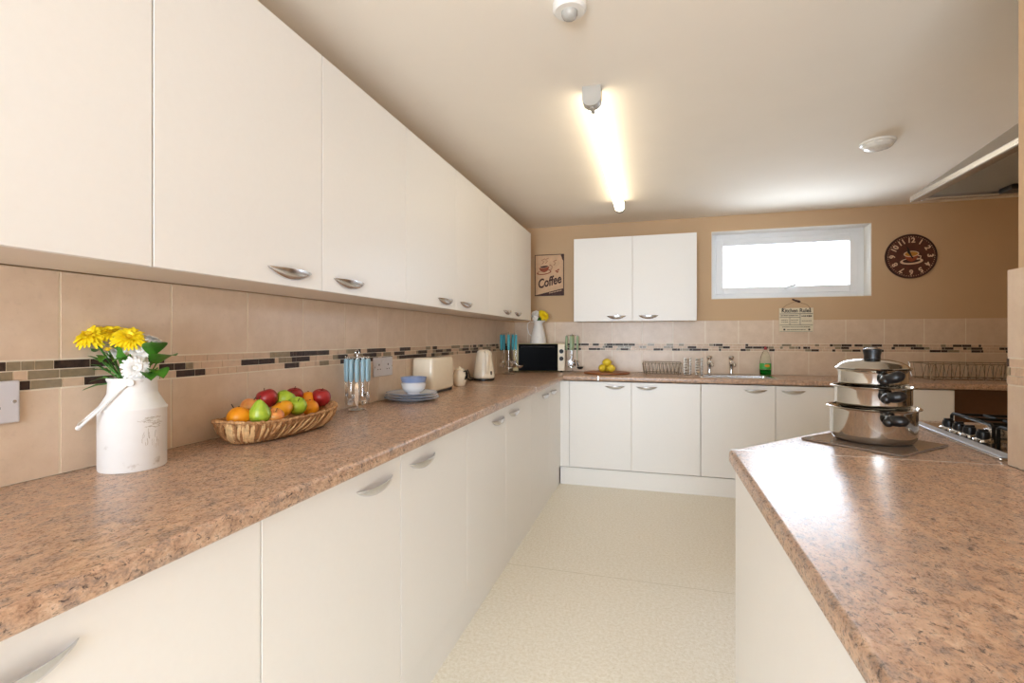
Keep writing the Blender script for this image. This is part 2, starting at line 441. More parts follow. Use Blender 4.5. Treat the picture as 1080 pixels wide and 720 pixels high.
PEN = [(1.525, -.5), (XN-.0145, -.5), (XN-.0145, 1.497), (2.749, 1.497), (2.749, 2.225), (2.185, 2.225), (1.525, 1.487)]
b = BM()
def pfront(p, q):
    if abs(p.z-q.z) > 1e-4: return False
    a = abs(p.x-1.525) < 1e-3 and abs(q.x-1.525) < 1e-3
    diag = abs((p.x-1.525)*.738-(p.y-1.487)*.66) < 2e-3 and abs((q.x-1.525)*.738-(q.y-1.487)*.66) < 2e-3
    far = abs(p.y-2.225) < 1e-3 and abs(q.y-2.225) < 1e-3
    return a or diag or far
prism(b, PEN, WB, WT, 0, pfront, .011, 4)
pen = tag(obj('peninsula_worktop', b, 'worktop'), 'angled brown granite-look worktop that carries the pan stack and hob', 'worktop')
b = BM(); prism(b, [(1.531, 1.488), (2.157, 1.4935), (2.157, 1.4965), (1.531, 1.4905)], WT-.002, WT+.0006); obj('joint_strip', b, 'alu', pen, 0)

# ------------------------------------------------------------------ cabinets
def handle_bm(cx, z, face, axis, L=.186, H=.031, P=.026):
    """half-moon shell pull; axis 'y' = on a face looking +x, axis 'x' = on a face looking -y"""
    bm = BM(); n, m = 24, 8; g = []
    def pt(t, s, inset=0):
        w = max(0, 1-t*t)**.8
        p = (P-inset)*w*math.cos(s*PI/2)**.8 if s < 1 else 0
        h = -H*w*math.sin(s*PI/2)
        return p+.0006, h
    def put(t, p, h):
        return V((face+p, cx+t*L/2, z+h)) if axis == 'y' else V((cx+t*L/2, face-p, z+h))
    outer = [[bm.verts.new(put(-1+2*i/n, *pt(-1+2*i/n, j/m))) for j in range(m+1)] for i in range(n+1)]
    inner = [[bm.verts.new(put((-1+2*i/n)*.97, *[q*f for q, f in zip(pt(-1+2*i/n, j/m, .003), (1, .88))])) for j in range(m+1)] for i in range(n+1)]
    fs = []
    for A in (outer, inner):
        for i in range(n):
            for j in range(m): fs.append(bm.faces.new((A[i][j], A[i+1][j], A[i+1][j+1], A[i][j+1])))
    for i in range(n):
        fs.append(bm.faces.new((outer[i][0], outer[i+1][0], inner[i+1][0], inner[i][0])))
        fs.append(bm.faces.new((outer[i][m], outer[i+1][m], inner[i+1][m], inner[i][m])))
    bmesh.ops.remove_doubles(bm, verts=bm.verts, dist=1e-5)
    bmesh.ops.recalc_face_normals(bm, faces=bm.faces)
    return bm
GAP = .0016
def cab_left(name, label, ys, z0, z1, face, hz, group, back=.001, base=False, hs=None):
    t = thing(name, label, 'cabinet', (0.15, (ys[0]+ys[-1])/2, z0 if not base else .001), 0, group)
    b = BM(); box(b, .011 if not base else .002, face-.02, ys[0]+.0006, ys[-1]-.0006, z0+(.001 if not base else 0), z1-.001); obj('carcass', b, 'carc', t, 0)
    for k, (a, c) in enumerate(zip(ys, ys[1:])):
        b = BM(); box(b, face-.0185, face, a+GAP, c-GAP, z0, z1, .0015); dr = obj('door', b, 'cab', t, 0)
        hy = (c-.145 if k == 0 else a+.150) if hs is None else hs[k]
        obj('handle', handle_bm(hy, hz, face, 'y'), 'satin', dr, 40)
    return t
def cab_back(name, label, xs, z0, z1, face, back, hz, group, hs, base=False, top=None):
    t = thing(name, label, 'cabinet', ((xs[0]+xs[-1])/2, face+.15, z0 if not base else .001), 0, group)
    b = BM(); box(b, xs[0]+.0006, xs[-1]-.0006, face+.02, back, z0+(.001 if not base else 0), top or z1-.001); obj('carcass', b, 'carc', t, 0)
    for k, (a, c) in enumerate(zip(xs, xs[1:])):
        b = BM(); box(b, a+GAP, c-GAP, face, face+.0185, z0, z1, .0015); dr = obj('door', b, 'cab', t, 0)
        obj('handle', handle_bm(hs[k], hz, face, 'x', L=.168), 'satin', dr, 40)
    return t
LY = [-.33, .235, .801, 1.365, 1.929, 2.497, 3.064, 3.615, 4.208]
UB, UT = 1.388, 2.159
for i, lab in enumerate(['white two-door wall cabinet above the grey socket plate beside the milk churn',
                         'white two-door wall cabinet above the milk churn and the fruit basket',
                         'white two-door wall cabinet above the stacked plates and cream toaster',
                         'white two-door wall cabinet above the kettle, ending beside the coffee sign']):
    cab_left('wall_cabinet', lab, LY[2*i:2*i+3], UB, UT, UX, 1.437, 'wall cabinets along the long tiled wall')
BY = LY[:8]+[4.04]
for i, lab in enumerate(['white two-door base cabinet cut off by the photo edge, below the milk churn',
                         'white two-door base cabinet directly below the fruit basket',
                         'white two-door base cabinet below the plates and toaster',
                         'white two-door base cabinet below the kettle, meeting the inner corner']):
    ys = BY[2*i:2*i+3]
    cab_left('base_cabinet', lab, ys, .152, .872, FX, .824, 'base cabinets along the long tiled wall', base=True)
    
cab_back('wall_cabinet', 'white two-door wall cabinet between the coffee sign and the window', [.635, 1.147, 1.672], 1.381, 2.119, 4.361, YB-.011, 1.428, None, [1.010, 1.281])
bc = cab_back('base_cabinet', 'white two-door base cabinet below the lemon board in the inner corner', [.640, 1.150, 1.677], .152, .872, FY, YB-.002, .840, 'base cabinets along the window wall', [1.017, 1.269], True)
b = BM(); box(b, .5905, .639, FY+.0005, FY+.02, .15, .872, .001); obj('filler_post', b, 'cab', bc, 0)
b = BM(); box(b, FX-.019, FX-.0005, 4.0405, FY+.02, .15, .872, .001); box(b, FX-.019, .5903, FY+.0005, FY+.02, .15, .872); obj('filler_post', b, 'cab', bc, 0)
cab_back('base_cabinet', 'white two-door base cabinet below the sink taps', [1.679, 2.206, 2.733], .152, .872, FY, YB-.002, .840, 'base cabinets along the window wall', [2.068, 2.325], True, .765)
cab_back('base_cabinet', 'white single-door base cabinet beside the dark open recess, behind the pan stack', [2.735, 3.319], .152, .872, FY, YB-.002, .840, 'base cabinets along the window wall', [2.86], True)
b = BM(); box(b, .50,   .555, -.33, 4.083, 0, .144); struct('baseboard_left', b, 'cab')
b = BM(); box(b, .563, 3.319, 4.083+.014, 4.15, 0, .144); struct('baseboard_back', b, 'cab')
b = BM(); box(b, 3.345, 4.098, 4.40, 4.42, 0, .878, .001)  # brown sheet whose colour stands in for the shade of the open recess
tag(obj('recess_shade_panel', b, 'shadebrown', None, 0), 'shade brown panel painted as the shaded recess under the draining end of the worktop', 'panel')

# peninsula base unit
t = thing('peninsula_cabinet', 'plain white panelled base unit under the angled worktop with the pans', 'cabinet', (1.85, .6, .001))
b = BM(); prism(b, [(1.559, -.48), (XN-.004, -.48), (XN-.004, 1.479), (2.16, 1.54), (2.745, 1.54), (2.745, 2.19), (2.21, 2.19), (1.559, 1.472)], .1, .879); obj('carcass', b, 'carc', t, 0)
b = BM(); box(b, 1.54, 1.558, -.48, 1.478, .001, .8795, .001); obj('side_panel', b, 'cab', t, 0)
b = BM(); prism(b, [(1.541, 1.4795), (1.5585, 1.4735), (2.2095, 2.1915), (2.194, 2.208)], .1, .8795); obj('diagonal_panel', b, 'cab', t, 0)
b = BM(); prism(b, [(1.56, 1.44), (1.6, 1.41), (2.24, 2.12), (2.2, 2.15)], .001, .099); obj('plinth', b, 'cab', t, 0)

# ------------------------------------------------------------------ ceiling fittings
t = thing('fluorescent_light', 'long lit fluorescent batten on the ceiling', 'ceiling light', (1.068, 3.02, CE-.085))
b = BM(); box(b, 1.043, 1.093, 2.10, 3.94, CE-.03, CE-.0005, .004); obj('batten', b, 'white_paint', t, 0)
def halfround(bm, y0, y1, w, zt, zb, mi=0):
    n = 12; pr = [(-w/2, zt)]+[(-w/2*math.cos(PI*k/n), zb+.03-.03*math.sin(PI*k/n)) for k in range(n+1)]+[(w/2, zt)]
    A = [bm.verts.new((1.068+x, y0, z)) for x, z in pr]; B = [bm.verts.new((1.068+x, y1, z)) for x, z in pr]
    for i in range(len(pr)): j = (i+1) % len(pr); bm.faces.new((A[i], A[j], B[j], B[i]))
    bm.faces.new(A); bm.faces.new(list(reversed(B))); bmesh.ops.recalc_face_normals(bm, faces=bm.faces)
b = BM(); halfround(b, 2.14, 3.90, .072, CE-.031, CE-.084); obj('diffuser', b, 'tube', t)
for y0, y1 in ((2.085, 2.139), (3.901, 3.955)):
    b = BM(); halfround(b, y0, y1, .078, CE-.001, CE-.085); obj('end_cap', b, 'greyplastic', t)
b = BM(); box(b, 1.06, 1.076, 2.10, 2.165, CE-.0875, CE-.0835, .001); obj('clip', b, 'greyplastic', t, 0)
t = thing('motion_sensor', 'white round motion sensor on the ceiling nearest the camera', 'sensor', (1.062, 1.56, CE-.05))
b = BM(); lathe(b, [(0, CE-.0005), (.054, CE-.0005), (.054, CE-.018), (.047, CE-.026), (0, CE-.026)], (1.062, 1.56, 0)); obj('base', b, 'white_paint', t)
b = BM(); lathe(b, [(.026, CE-.0255), (.026, CE-.034), (.021, CE-.044), (.011, CE-.050), (0, CE-.051)], (1.062, 1.56, 0)); obj('lens', b, 'pirlens', t)
t = thing('ceiling_light', 'round textured glass light on the ceiling near the cooker hood', 'ceiling light', (2.50, 3.12, CE-.045))
b = BM(); lathe(b, [(0, CE-.0005), (.082, CE-.0005), (.082, CE-.012), (.076, CE-.014), (0, CE-.014)], (2.50, 3.12, 0)); obj('base', b, 'white_paint', t)
b = BM(); lathe(b, [(.074, CE-.0142), (.073, CE-.022), (.062, CE-.035), (.04, CE-.042), (.015, CE-.045), (0, CE-.045)], (2.50, 3.12, 0), 14); obj('cover', b, 'frost', t, 5)

# ------------------------------------------------------------------ cooker hood
t = thing('cooker_hood', 'stainless cooker hood hanging over the gas hob', 'cooker hood', (2.5, 1.8, 1.745))
hx0, hx1, hy0, hy1, hz = 2.258, 2.748, 1.50, 2.205, 1.75
b = BM(); ring_w = .035
box(b, hx0, hx0+ring_w, hy0, hy1, hz, hz+.021, .003); box(b, hx1-ring_w, hx1, hy0, hy1, hz, hz+.021, .003)
box(b, hx0+ring_w, hx1-ring_w, hy0, hy0+ring_w, hz, hz+.021, .003); box(b, hx0+ring_w, hx1-ring_w, hy1-ring_w, hy1, hz, hz+.021, .003)
obj('lip', b, 'satin', t, 0)
b = BM(); box(b, hx0+.035, hx1-.035, hy0+.035, hy1-.035, hz+.012, hz+.02); obj('filter', b, 'filter', t, 0)
b = BM()
lo = [(hx0+.004, hy0+.004), (hx1-.001, hy0+.004), (hx1-.001, hy1-.004), (hx0+.004, hy1-.004)]; hi = [(2.50, 1.65), (hx1-.001, 1.65), (hx1-.001, 1.92), (2.50, 1.92)]
A = [b.verts.new((x, y, hz+.0215)) for x, y in lo]; B = [b.verts.new((x, y, hz+.215)) for x, y in hi]
for i in range(4): j = (i+1) % 4; b.faces.new((A[i], A[j], B[j], B[i]))
b.faces.new(A); b.faces.new(B); bmesh.ops.recalc_face_normals(b, faces=b.faces); obj('canopy', b, 'hoodsteel', t, 0)
b = BM(); box(b, 2.505, hx1-.001, 1.655, 1.915, hz+.216, CE-.001); obj('chimney', b, 'hoodsteel', t, 0)
b = BM(); box(b, 2.50, 2.60, 2.08, 2.15, hz-.006, hz+.0115, .003); obj('lamp', b, 'black', t, 0)

# ------------------------------------------------------------------ gas hob (rotated a touch against the wall line)
HA = math.radians(4.5)
t = thing('gas_hob', 'stainless gas hob with black pan supports beside the pan stack', 'hob', (2.19, 1.83, WT+.0006), -HA)
b = BM(); box(b, 0, .50, -.295, .29, 0, .008, .003); obj('top_plate', b, 'steel', t, 0, True)
b = BM(); box(b, -.002, .036, -.294, .289, .0082, .013, .003); obj('front_trim', b, 'trimreflect', t, 0, True)
for i, ly in enumerate((.178, .108, .042, -.035)):
    b = BM(); lathe(b, [(0, .008), (.023, .008), (.024, .012), (.018, .016), (0, .016)], (.078, ly, 0), 24); k = obj('knob', b, 'chrome', t, 40, True)
    b = BM(); lathe(b, [(.016, .0155), (.017, .022), (.015, .034), (0, .035)], (.078, ly, 0), 20); box(b, .066, .09, ly-.004, ly+.004, .034, .041, .001); obj('grip', b, 'black', k, 40, True)
for bx, by, r in ((.20, .15, .03), (.38, .15, .042), (.20, -.16, .042), (.38, -.16, .03)):
    b = BM(); lathe(b, [(0, .008), (r+.012, .008), (r+.008, .014), (r, .018), (r, .024), (0, .024)], (bx, by, 0), 28); k = obj('burner', b, 'satin', t, 40, True)
    b = BM(); lathe(b, [(0, .0242), (r-.004, .0242), (r-.003, .030), (r-.008, .033), (0, .034)], (bx, by, 0), 28); obj('cap', b, 'iron', k, 40, True)
for y0, y1 in ((.015, .275), (-.285, -.01)):
    b = BM(); z = .047; q = .125 if y0 > 0 else .125
    ym = (y0+y1)/2
    for x in (q, .47):
        tube(b, [(x, y0, .008), (x, y0, .04), (x, y0+.012, z), (x, y1-.012, z), (x, y1, .04), (x, y1, .008)], .0052, 8)
    for y in (y0+.03, ym, y1-.03): tube(b, [(q, y, z), (.47, y, z)], .0045, 8)
    for x in (.20, .38): tube(b, [(x, y0+.03, z), (x, ym-.02, z)], .0045, 8); tube(b, [(x, ym+.02, z), (x, y1-.03, z)], .0045, 8)
    obj('pan_support', b, 'iron', t, 40, True)

# ------------------------------------------------------------------ glass board and pan stack
b = BM(); box(b, -.133, .133, -.135, .135, 0, .006, .002)
o = obj('glass_board', b, 'glassboard', None, 0); o.location = (1.948, 1.698, WT+.0008); o.rotation_euler = (0, 0, math.radians(-45))
tag(o, 'smoked glass worktop saver under the steel pans', 'chopping board')
PX, PY, PZ = 1.953, 1.712, WT+.0072
hdir = V((.05, -1, 0)).normalized(); hside = V((1, .05, 0))
def pan(name, label, r, z0, z1, rim, lift, first):
    t = thing(name, label, 'saucepan', (PX, PY, z0), 0, 'stacked steamer pans')
    c = (PX, PY, 0)
    if first: prof = [(0, z0), (r-.022, z0), (r-.010, z0+.004), (r-.002, z0+.014), (r, z0+.024)]
    else: prof = [(0, z0), (r-.008, z0), (r-.001, z0+.006), (r, z0+.012)]
    prof += [(r, z1-.008), (r+.002, z1-.003), (rim, z1-.001), (rim+.001, z1+.001), (rim-.001, z1+.0025), (r+.001, z1+.0015), (r-.003, z1-.004), (r-.003, z0+.02), (r-.02, z0+.004), (0, z0+.004)]
    b = BM(); lathe(b, prof, c, 64); obj('body', b, 'steel', t, 50)
    for s in (1, -1):
        d = hdir*s; sd = hside*s; zc = z1-.022
        b = BM(); base = V((PX, PY, zc))+d*(r+.001)
        # flat bakelite ear: root block, then a drooping rounded grip
        up = V((0, 0, lift)); zc_ = V((0, 0, 1))
        pts = [base-sd*.008, base+d*.010-sd*.008, base+d*.022-sd*.002+up*.15, base+d*.028+sd*.007+up*.5, base+d*.029+sd*.018+up*.85, base+d*.027+sd*.027+up]
        tube(b, pts, [.011, .0135, .0155, .0165, .015, .008], 16, flat=.95)
        ball(b, base+d*.016-sd*.014-V((0, 0, .005)), (.0135, .013, .013), 18, 12)
        h = obj('handle', b, 'black', t, 60)
        b = BM(); lathe(b, [(0, 0), (.011, 0), (.011, .006), (0, .006)], base-d*.003, 16, mat=d.to_track_quat('Z', 'Y').to_matrix().to_4x4()); obj('ferrule', b, 'satin', h)
    return t
pan('steel_saucepan', 'largest stainless pan standing on the glass board, lowest of the stack', .108, PZ, 1.027, .117, .001, True)
pan('steamer_pan', 'middle stainless steamer pan of the stack on the glass board', .0955, 1.0300, 1.089, .1065, .007, False)
pan('steamer_pan', 'uppermost stainless steamer pan of the stack, under the lid', .0865, 1.0920, 1.139, .0915, .013, False)
t = thing('pan_lid', 'domed stainless lid with black knob on top of the pan stack', 'lid', (PX, PY, 1.142))
b = BM(); lathe(b, [(.086, 1.1425), (.0945, 1.1425), (.0955, 1.145), (.090, 1.147), (.084, 1.154), (.070, 1.1625), (.045, 1.1685), (.02, 1.171), (0, 1.171), (0, 1.169), (.045, 1.1665), (.08, 1.151), (.086, 1.1425)], (PX, PY, 0), 64); obj('dome', b, 'steel', t, 50)
b = BM(); lathe(b, [(0, 1.1712), (.021, 1.1712), (.0205, 1.180), (.024, 1.196), (.024, 1.199), (.02, 1.201), (0, 1.201)], (PX, PY, 0), 28); k = obj('knob', b, 'black', t)
b = BM(); lathe(b, [(.019, 1.2012), (.018, 1.203), (.01, 1.2045), (0, 1.205)], (PX, PY, 0), 24); obj('knob_cap', b, 'satin', k)

# ------------------------------------------------------------------ sockets on the tiles
def socket(label, y0, y1, z0, z1):
    t = thing('wall_socket', label, 'socket', (.0100, (y0+y1)/2, (z0+z1)/2))
    b = BM(); box(b, .0099, .019, y0, y1, z0, z1, .003); pl = obj('plate', b, 'socket', t, 0)
    yc, zc = (y0+y1)/2, (z0+z1)/2
    for s in (-1, 1):
        b = BM(); ym = yc+s*.042; box(b, .0188, .0193, ym-.004, ym+.004, zc+.006, zc+.015)
        for q in (-.011, .011): box(b, .0188, .0193, ym+q-.0035, ym+q+.0035, zc-.014, zc-.009)
        obj('pin_holes', b, 'ink', pl, 0)
        b = BM(); box(b, .0188, .0215, yc+s*.014-.006, yc+s*.014+.006, zc+.02, zc+.036, .001); obj('switch', b, 'socket', t, 0)
        b = BM(); lathe(b, [(0, 0), (.004, 0), (.0035, .001), (0, .0012)], (.019, yc+s*.08, zc), 12, mat=Matrix.Rotation(PI/2, 4, 'Y')); obj('screw', b, 'satin', t)
socket('grey double wall socket on the tiles beside the milk churn, cut by the photo edge', .532, .712, 1.054, 1.143)
socket('grey double wall socket on the tiles between cutlery stand and toaster', 2.092, 2.266, 1.043, 1.137)

# ------------------------------------------------------------------ flowers
def petal(bm, c, nrm, ang, L, W, tilt, mi=0, n=5):
    q = nrm.to_track_quat('Z', 'Y').to_matrix(); rad = q @ V((math.cos(ang), math.sin(ang), 0)); tan = nrm.cross(rad)
    rows = []
    for k in range(n):
        u = k/(n-1); w = W*(math.sin(PI*(.12+.78*u))**.8)
        p = c+rad*(L*u*math.cos(tilt)+.002)+nrm*(L*u*math.sin(tilt)-L*.35*u*u)
        cup = nrm*(.15*w)
        rows.append([bm.verts.new(p-tan*w/2+cup), bm.verts.new(p), bm.verts.new(p+tan*w/2+cup)])
    for a, b2 in zip(rows, rows[1:]):
        for i in (0, 1):
            f = bm.faces.new((a[i], a[i+1], b2[i+1], b2[i])); f.material_index = mi
def leaf_bm(bm, p, d, L, W, droop=.3, lobes=0):
    d = V(d).normalized(); s = d.cross(V((0, 0, 1))); s = s.normalized() if s.length > 1e-3 else V((1, 0, 0)); up = s.cross(d)
    rows = []; n = 9
    for k in range(n):
        u = k/(n-1); w = W*math.sin(PI*min(1, u*.96+.04))**.8*(1+(.25*math.sin(u*PI*lobes) if lobes else 0))
        c = V(p)+d*L*u-up*(droop*L*u*u)
        rows.append([bm.verts.new(c-s*w/2+up*w*.18), bm.verts.new(c), bm.verts.new(c+s*w/2+up*w*.18)])
    for a, b2 in zip(rows, rows[1:]):
        for i in (0, 1): bm.faces.new((a[i], a[i+1], b2[i+1], b2[i]))
def flower(name, label, root, head, nrm, rad, mat, group, layers=((1, .15, 26), (.92, .4, 24), (.78, .7, 20), (.55, 1.05, 14)), mid=.25, leaves=0, srad=.0022):
    root, head, nrm = V(root), V(head), V(nrm).normalized()
    t = thing(name, label, 'flower', root, 0, group)
    b = BM(); m1 = root.lerp(head, .5)+V((0, 0, .01))
    pts = [(root*(1-u)**2+m1*2*u*(1-u)+head*u*u) for u in [k/8 for k in range(9)]]
    tube(b, pts, srad, 6); st = obj('stem', b, 'stem', t)
    b = BM()
    for f, tilt, n in layers:
        for k in range(n): petal(b, head, nrm, 2*PI*(k+R.random()*.5)/n+f, rad*f*(.9+.2*R.random()), rad*(.34 if mat == 'wpetal' else .24), tilt+R.uniform(-.12, .12))
    h = obj('flower_head', b, mat, t, 60)
    b = BM(); ball(b, head+nrm*.002, (rad*mid, rad*mid, rad*mid*.7), 12, 8, mat=nrm.to_track_quat('Z', 'Y').to_matrix().to_4x4()); obj('centre', b, 'yelmid' if mat == 'yellow' else 'wpetal', h)
    for k in range(leaves):
        b = BM(); p = pts[4+k % 4]; leaf_bm(b, p, (R.uniform(-1, 1), R.uniform(-1, 1), .25), .045, .022, .5, 5); obj('leaf', b, 'leaf', t, 60)
    return t
CXX, CYY = .105, .885
# milk churn
t = thing('milk_churn', 'white enamel milk churn vase holding yellow and white flowers', 'vase', (CXX, CYY, WT+.0005))
b = BM(); z = WT+.0005
lathe(b, [(0, z), (.066, z), (.068, z+.003), (.068, 1.060), (.0695, 1.062), (.0695, 1.066), (.066, 1.070), (.051, 1.098), (.0495, 1.102), (.0485, 1.128), (.051, 1.132), (.052, 1.136), (.0505, 1.1385), (.048, 1.137), (.046, 1.13), (.046, 1.1), (.064, 1.066), (.064, z+.01), (0, z+.008)], (CXX, CYY, 0), 64)
ch = obj('body', b, 'enamel', t, 40)
b = BM()
for k in range(46):                        # cracked enamel lines on the side turned to the basket
    a = R.gauss(-.12, .22); zc = R.choice([R.uniform(.975, 1.05), R.uniform(1.02, 1.045)]); L = R.uniform(.006, .022); vert = zc < 1.02
    pts = []
    for q in range(4):
        aa = a+(R.uniform(-.02, .02) if vert else L/.068*(q/3-.5)); zz = zc+((q/3-.5)*L if vert else R.uniform(-.002, .002))
        pts.append((CXX+.0680*math.cos(aa), CYY+.0680*math.sin(aa), zz))
    tube(b, pts, R.uniform(.0003, .0007), 5)
obj('crackle_motif', b, 'crack', ch, 0)
vd = V((CXX-1.32, CYY, 0)).normalized(); vs = V((vd.y, -vd.x, 0))          # away from the doorway side / sideways
pts = []
f0 = V((CXX, CYY, 1.128))-vd*.052+vs*-.006; f1 = V((CXX, CYY, 1.128))+vd*.052-vs*.006
out = -vs*.092+V((0, 0, -.098))
b = BM(); tube(b, [f0, f0+out*.25+V((0, 0, .004)), f0+out*.6, f0+out*.92, f0+out+vd*.012, f1+out-vd*.012, f1+out*.92, f1+out*.6, f1+out*.25, f1], .0030, 8); bl = obj('bail_handle', b, 'enamel', t)
b = BM(); tube(b, [f0+out+vd*.018, f1+out-vd*.018], .0052, 14); obj('grip', b, 'enamel', bl)
for p in (f0, f1):
    b = BM(); lathe(b, [(0, -.004), (.008, -.004), (.008, .004), (0, .004)], p, 16, mat=vd.to_track_quat('Z', 'Y').to_matrix().to_4x4())
    obj('lug', b, 'enamel', t)
def cp(u, v, off=0):
    """a point in the upright plane through the churn axis, seen at (u, v) from the doorway"""
    f, th, vh, cx, cz = 515.11, math.radians(16.129), 356.46, 1.3204, 1.2329
    c, s = math.cos(th), math.sin(th); D = CYY*c-(CXX-cx)*s+off
    xr = (u-540)/f*D; return V((cx+xr*c-D*s, D*c+xr*s, cz-(v-vh)/f*D))
g = 'flowers in the milk churn'
mouth = V((CXX, CYY, 1.128))
flower('chrysanthemum', 'yellow chrysanthemum hanging furthest over the side of the milk churn with the bail handle', mouth+V((-.006, -.02, 0)), cp(94, 353, -.01), (.45, -.55, .75), .039, 'yellow', g, leaves=2)
flower('chrysanthemum', 'yellow chrysanthemum in the middle of the three yellow blooms in the churn', mouth+V((0, 0, 0)), cp(116, 351, .02), (.2, -.3, .9), .038, 'yellow', g, leaves=1)
flower('chrysanthemum', 'yellow chrysanthemum closest to the white blooms in the churn', mouth+V((.012, .006, 0)), cp(136, 356, -.015), (.55, -.4, .75), .037, 'yellow', g, leaves=1)
wl = ((1, .15, 22), (.85, .5, 18), (.6, .9, 14))
flower('white_chrysanthemum', 'white bloom in the centre of the churn bouquet beside the yellow ones', mouth+V((.01, .02, 0)), cp(146, 370, 0), (.8, -.5, .45), .030, 'wpetal', g, wl)
flower('white_chrysanthemum', 'white bloom lowest in the churn bouquet, touching the rim', mouth+V((.02, .0, 0)), cp(143, 388, -.03), (.85, -.55, .25), .028, 'wpetal', g, wl)
flower('white_chrysanthemum', 'white bloom highest in the churn bouquet above the green leaves', mouth+V((.0, .028, 0)), cp(160, 358, .02), (.3, .2, .9), .028, 'wpetal', g, wl)
flower('white_chrysanthemum', 'white bloom half hidden behind the yellow flowers in the churn', mouth+V((-.01, .02, 0)), cp(124, 371, .05), (.4, -.3, .7), .026, 'wpetal', g, wl)
flower('yellow_bud', 'small yellow bud below the yellow blooms in the churn', mouth+V((-.02, -.01, 0)), cp(114, 369, -.02), (.3, -.4, .8), .010, 'yellow', g, ((1, .9, 10), (.7, 1.2, 8)), .5)
t = thing('leaf_spray', 'broad green leaves leaning out of the churn on the fruit basket side', 'leaves', mouth+V((.005, .03, 0)), 0, g)
for u, v, off, L, W, dr in ((163, 366, .0, .055, .034, .5), (171, 376, .02, .05, .04, .6), (166, 388, -.01, .045, .030, .7), (158, 392, -.02, .04, .026, .6), (155, 378, .04, .05, .03, .4)):
    p = cp(u, v, off); st = V(mouth)+V((.005, .03, 0)); b = BM(); d = (p-st).normalized(); tube(b, [st, st.lerp(p, .6)+V((0, 0, .005)), p], .0018, 6); leaf_bm(b, p-d*L*.45, d+V((.25, -.2, .1)), L*1.35, W*1.5, dr, 0); obj('leaf', b, 'leaf', t, 60)
t = thing('leaf_spray', 'dark thin leaves drooping over the churn rim on the bail handle side', 'leaves', mouth+V((-.012, -.03, 0)), 0, g)
for u, v, off, L, W, dr in ((104, 378, -.02, .045, .016, .3), (100, 406, -.04, .05, .018, .2), (108, 388, .0, .05, .02, .4), (113, 383, -.03, .05, .022, .3), (120, 380, -.02, .055, .02, .2), (128, 376, -.03, .06, .018, .2), (134, 382, -.02, .05, .018, .2), (109, 397, -.03, .045, .018, .5), (103, 385, -.02, .03, .013, .3)):
    p = cp(u, v, off); st = V(mouth)+V((-.008, -.015, 0)); b = BM(); d = (p-st).normalized(); tube(b, [st, p], .0015, 6); leaf_bm(b, p-d*L*.5, d, L, W, dr, 5); obj('leaf', b, 'leaf', t, 60)

# ------------------------------------------------------------------ fruit basket
BXc, BYc, Bz = .148, 1.332, WT+.0006
t = thing('fruit_basket', 'boat-shaped woven basket full of fruit on the worktop', 'basket', (BXc, BYc, Bz), 0)
def basket_pt(a, h, inset=0):
    e = 2/2.5
    ca, sa = math.cos(a), math.sin(a)
    f = lambda q: math.copysign(abs(q)**e, q)
    L = (.180+.052*h**.8)-inset; W = (.062+.040*h**.75)-inset
    zz = .004+h*(.058+.012*abs(sa)**3)
    return V((BXc+W*f(ca), BYc+L*f(sa), Bz+zz))
b = BM(); na, nh = 300, 20; go = []
for i in range(na):
    a = 2*PI*i/na; row = []
    for j in range(nh+1):
        h = j/nh; p = basket_pt(a, h); n = V((math.cos(a), math.sin(a)*.4, -.25)).normalized()
        ph = 64*a+h*7.5; w = .0035*(abs(math.sin(ph/2))**.6)+.0018*math.sin(ph*1.7+h*9)+.0012*R.random()
        row.append(b.verts.new(p+n*w))
    go.append(row)
gi = [[b.verts.new(basket_pt(2*PI*i/na, .06+.94*j/6, .008)) for j in range(7)] for i in range(na)]
for i in range(na):
    k = (i+1) % na
    for j in range(nh): b.faces.new((go[i][j], go[k][j], go[k][j+1], go[i][j+1]))
    for j in range(6): b.faces.new((gi[i][j+1], gi[k][j+1], gi[k][j], gi[i][j]))
    b.faces.new((go[i][nh], go[k][nh], gi[k][6], gi[i][6]))
b.faces.new([go[i][0] for i in range(na)][::-1]); b.faces.new([gi[i][0] for i in range(na)])
for k in range(118):                        # twisted strands lying on the wall of the basket
    a0 = 2*PI*(k+R.random()*.5)/118; da = R.uniform(.10, .2); h0 = R.uniform(0, .12); h1 = R.uniform(.8, 1.0)
    pts = []
    for q in range(7):
        u = q/6; a = a0+da*(u-.3); h = h0+(h1-h0)*u; n = V((math.cos(a), math.sin(a)*.4, -.2)).normalized()
        pts.append(basket_pt(a, h)+n*(.002+.006*math.sin(PI*u)))
    tube(b, pts, [.0025]+[R.uniform(.0038, .0058) for _ in range(5)]+[.0025], 6, flat=.7, mi=R.choice([0, 1, 1, 2, 2]))
obj('woven_body', b, ['wicker', 'straw', 'straw_dark'], t, 60)
b = BM(); tube(b, [basket_pt(2*PI*i/150, 1.0)+V((0, 0, .0008+.0014*math.sin(i*2.1))) for i in range(150)], [.0046+.0009*math.sin(i*1.3) for i in range(150)], 8, True); obj('rim', b, 'wicker', t, 60)

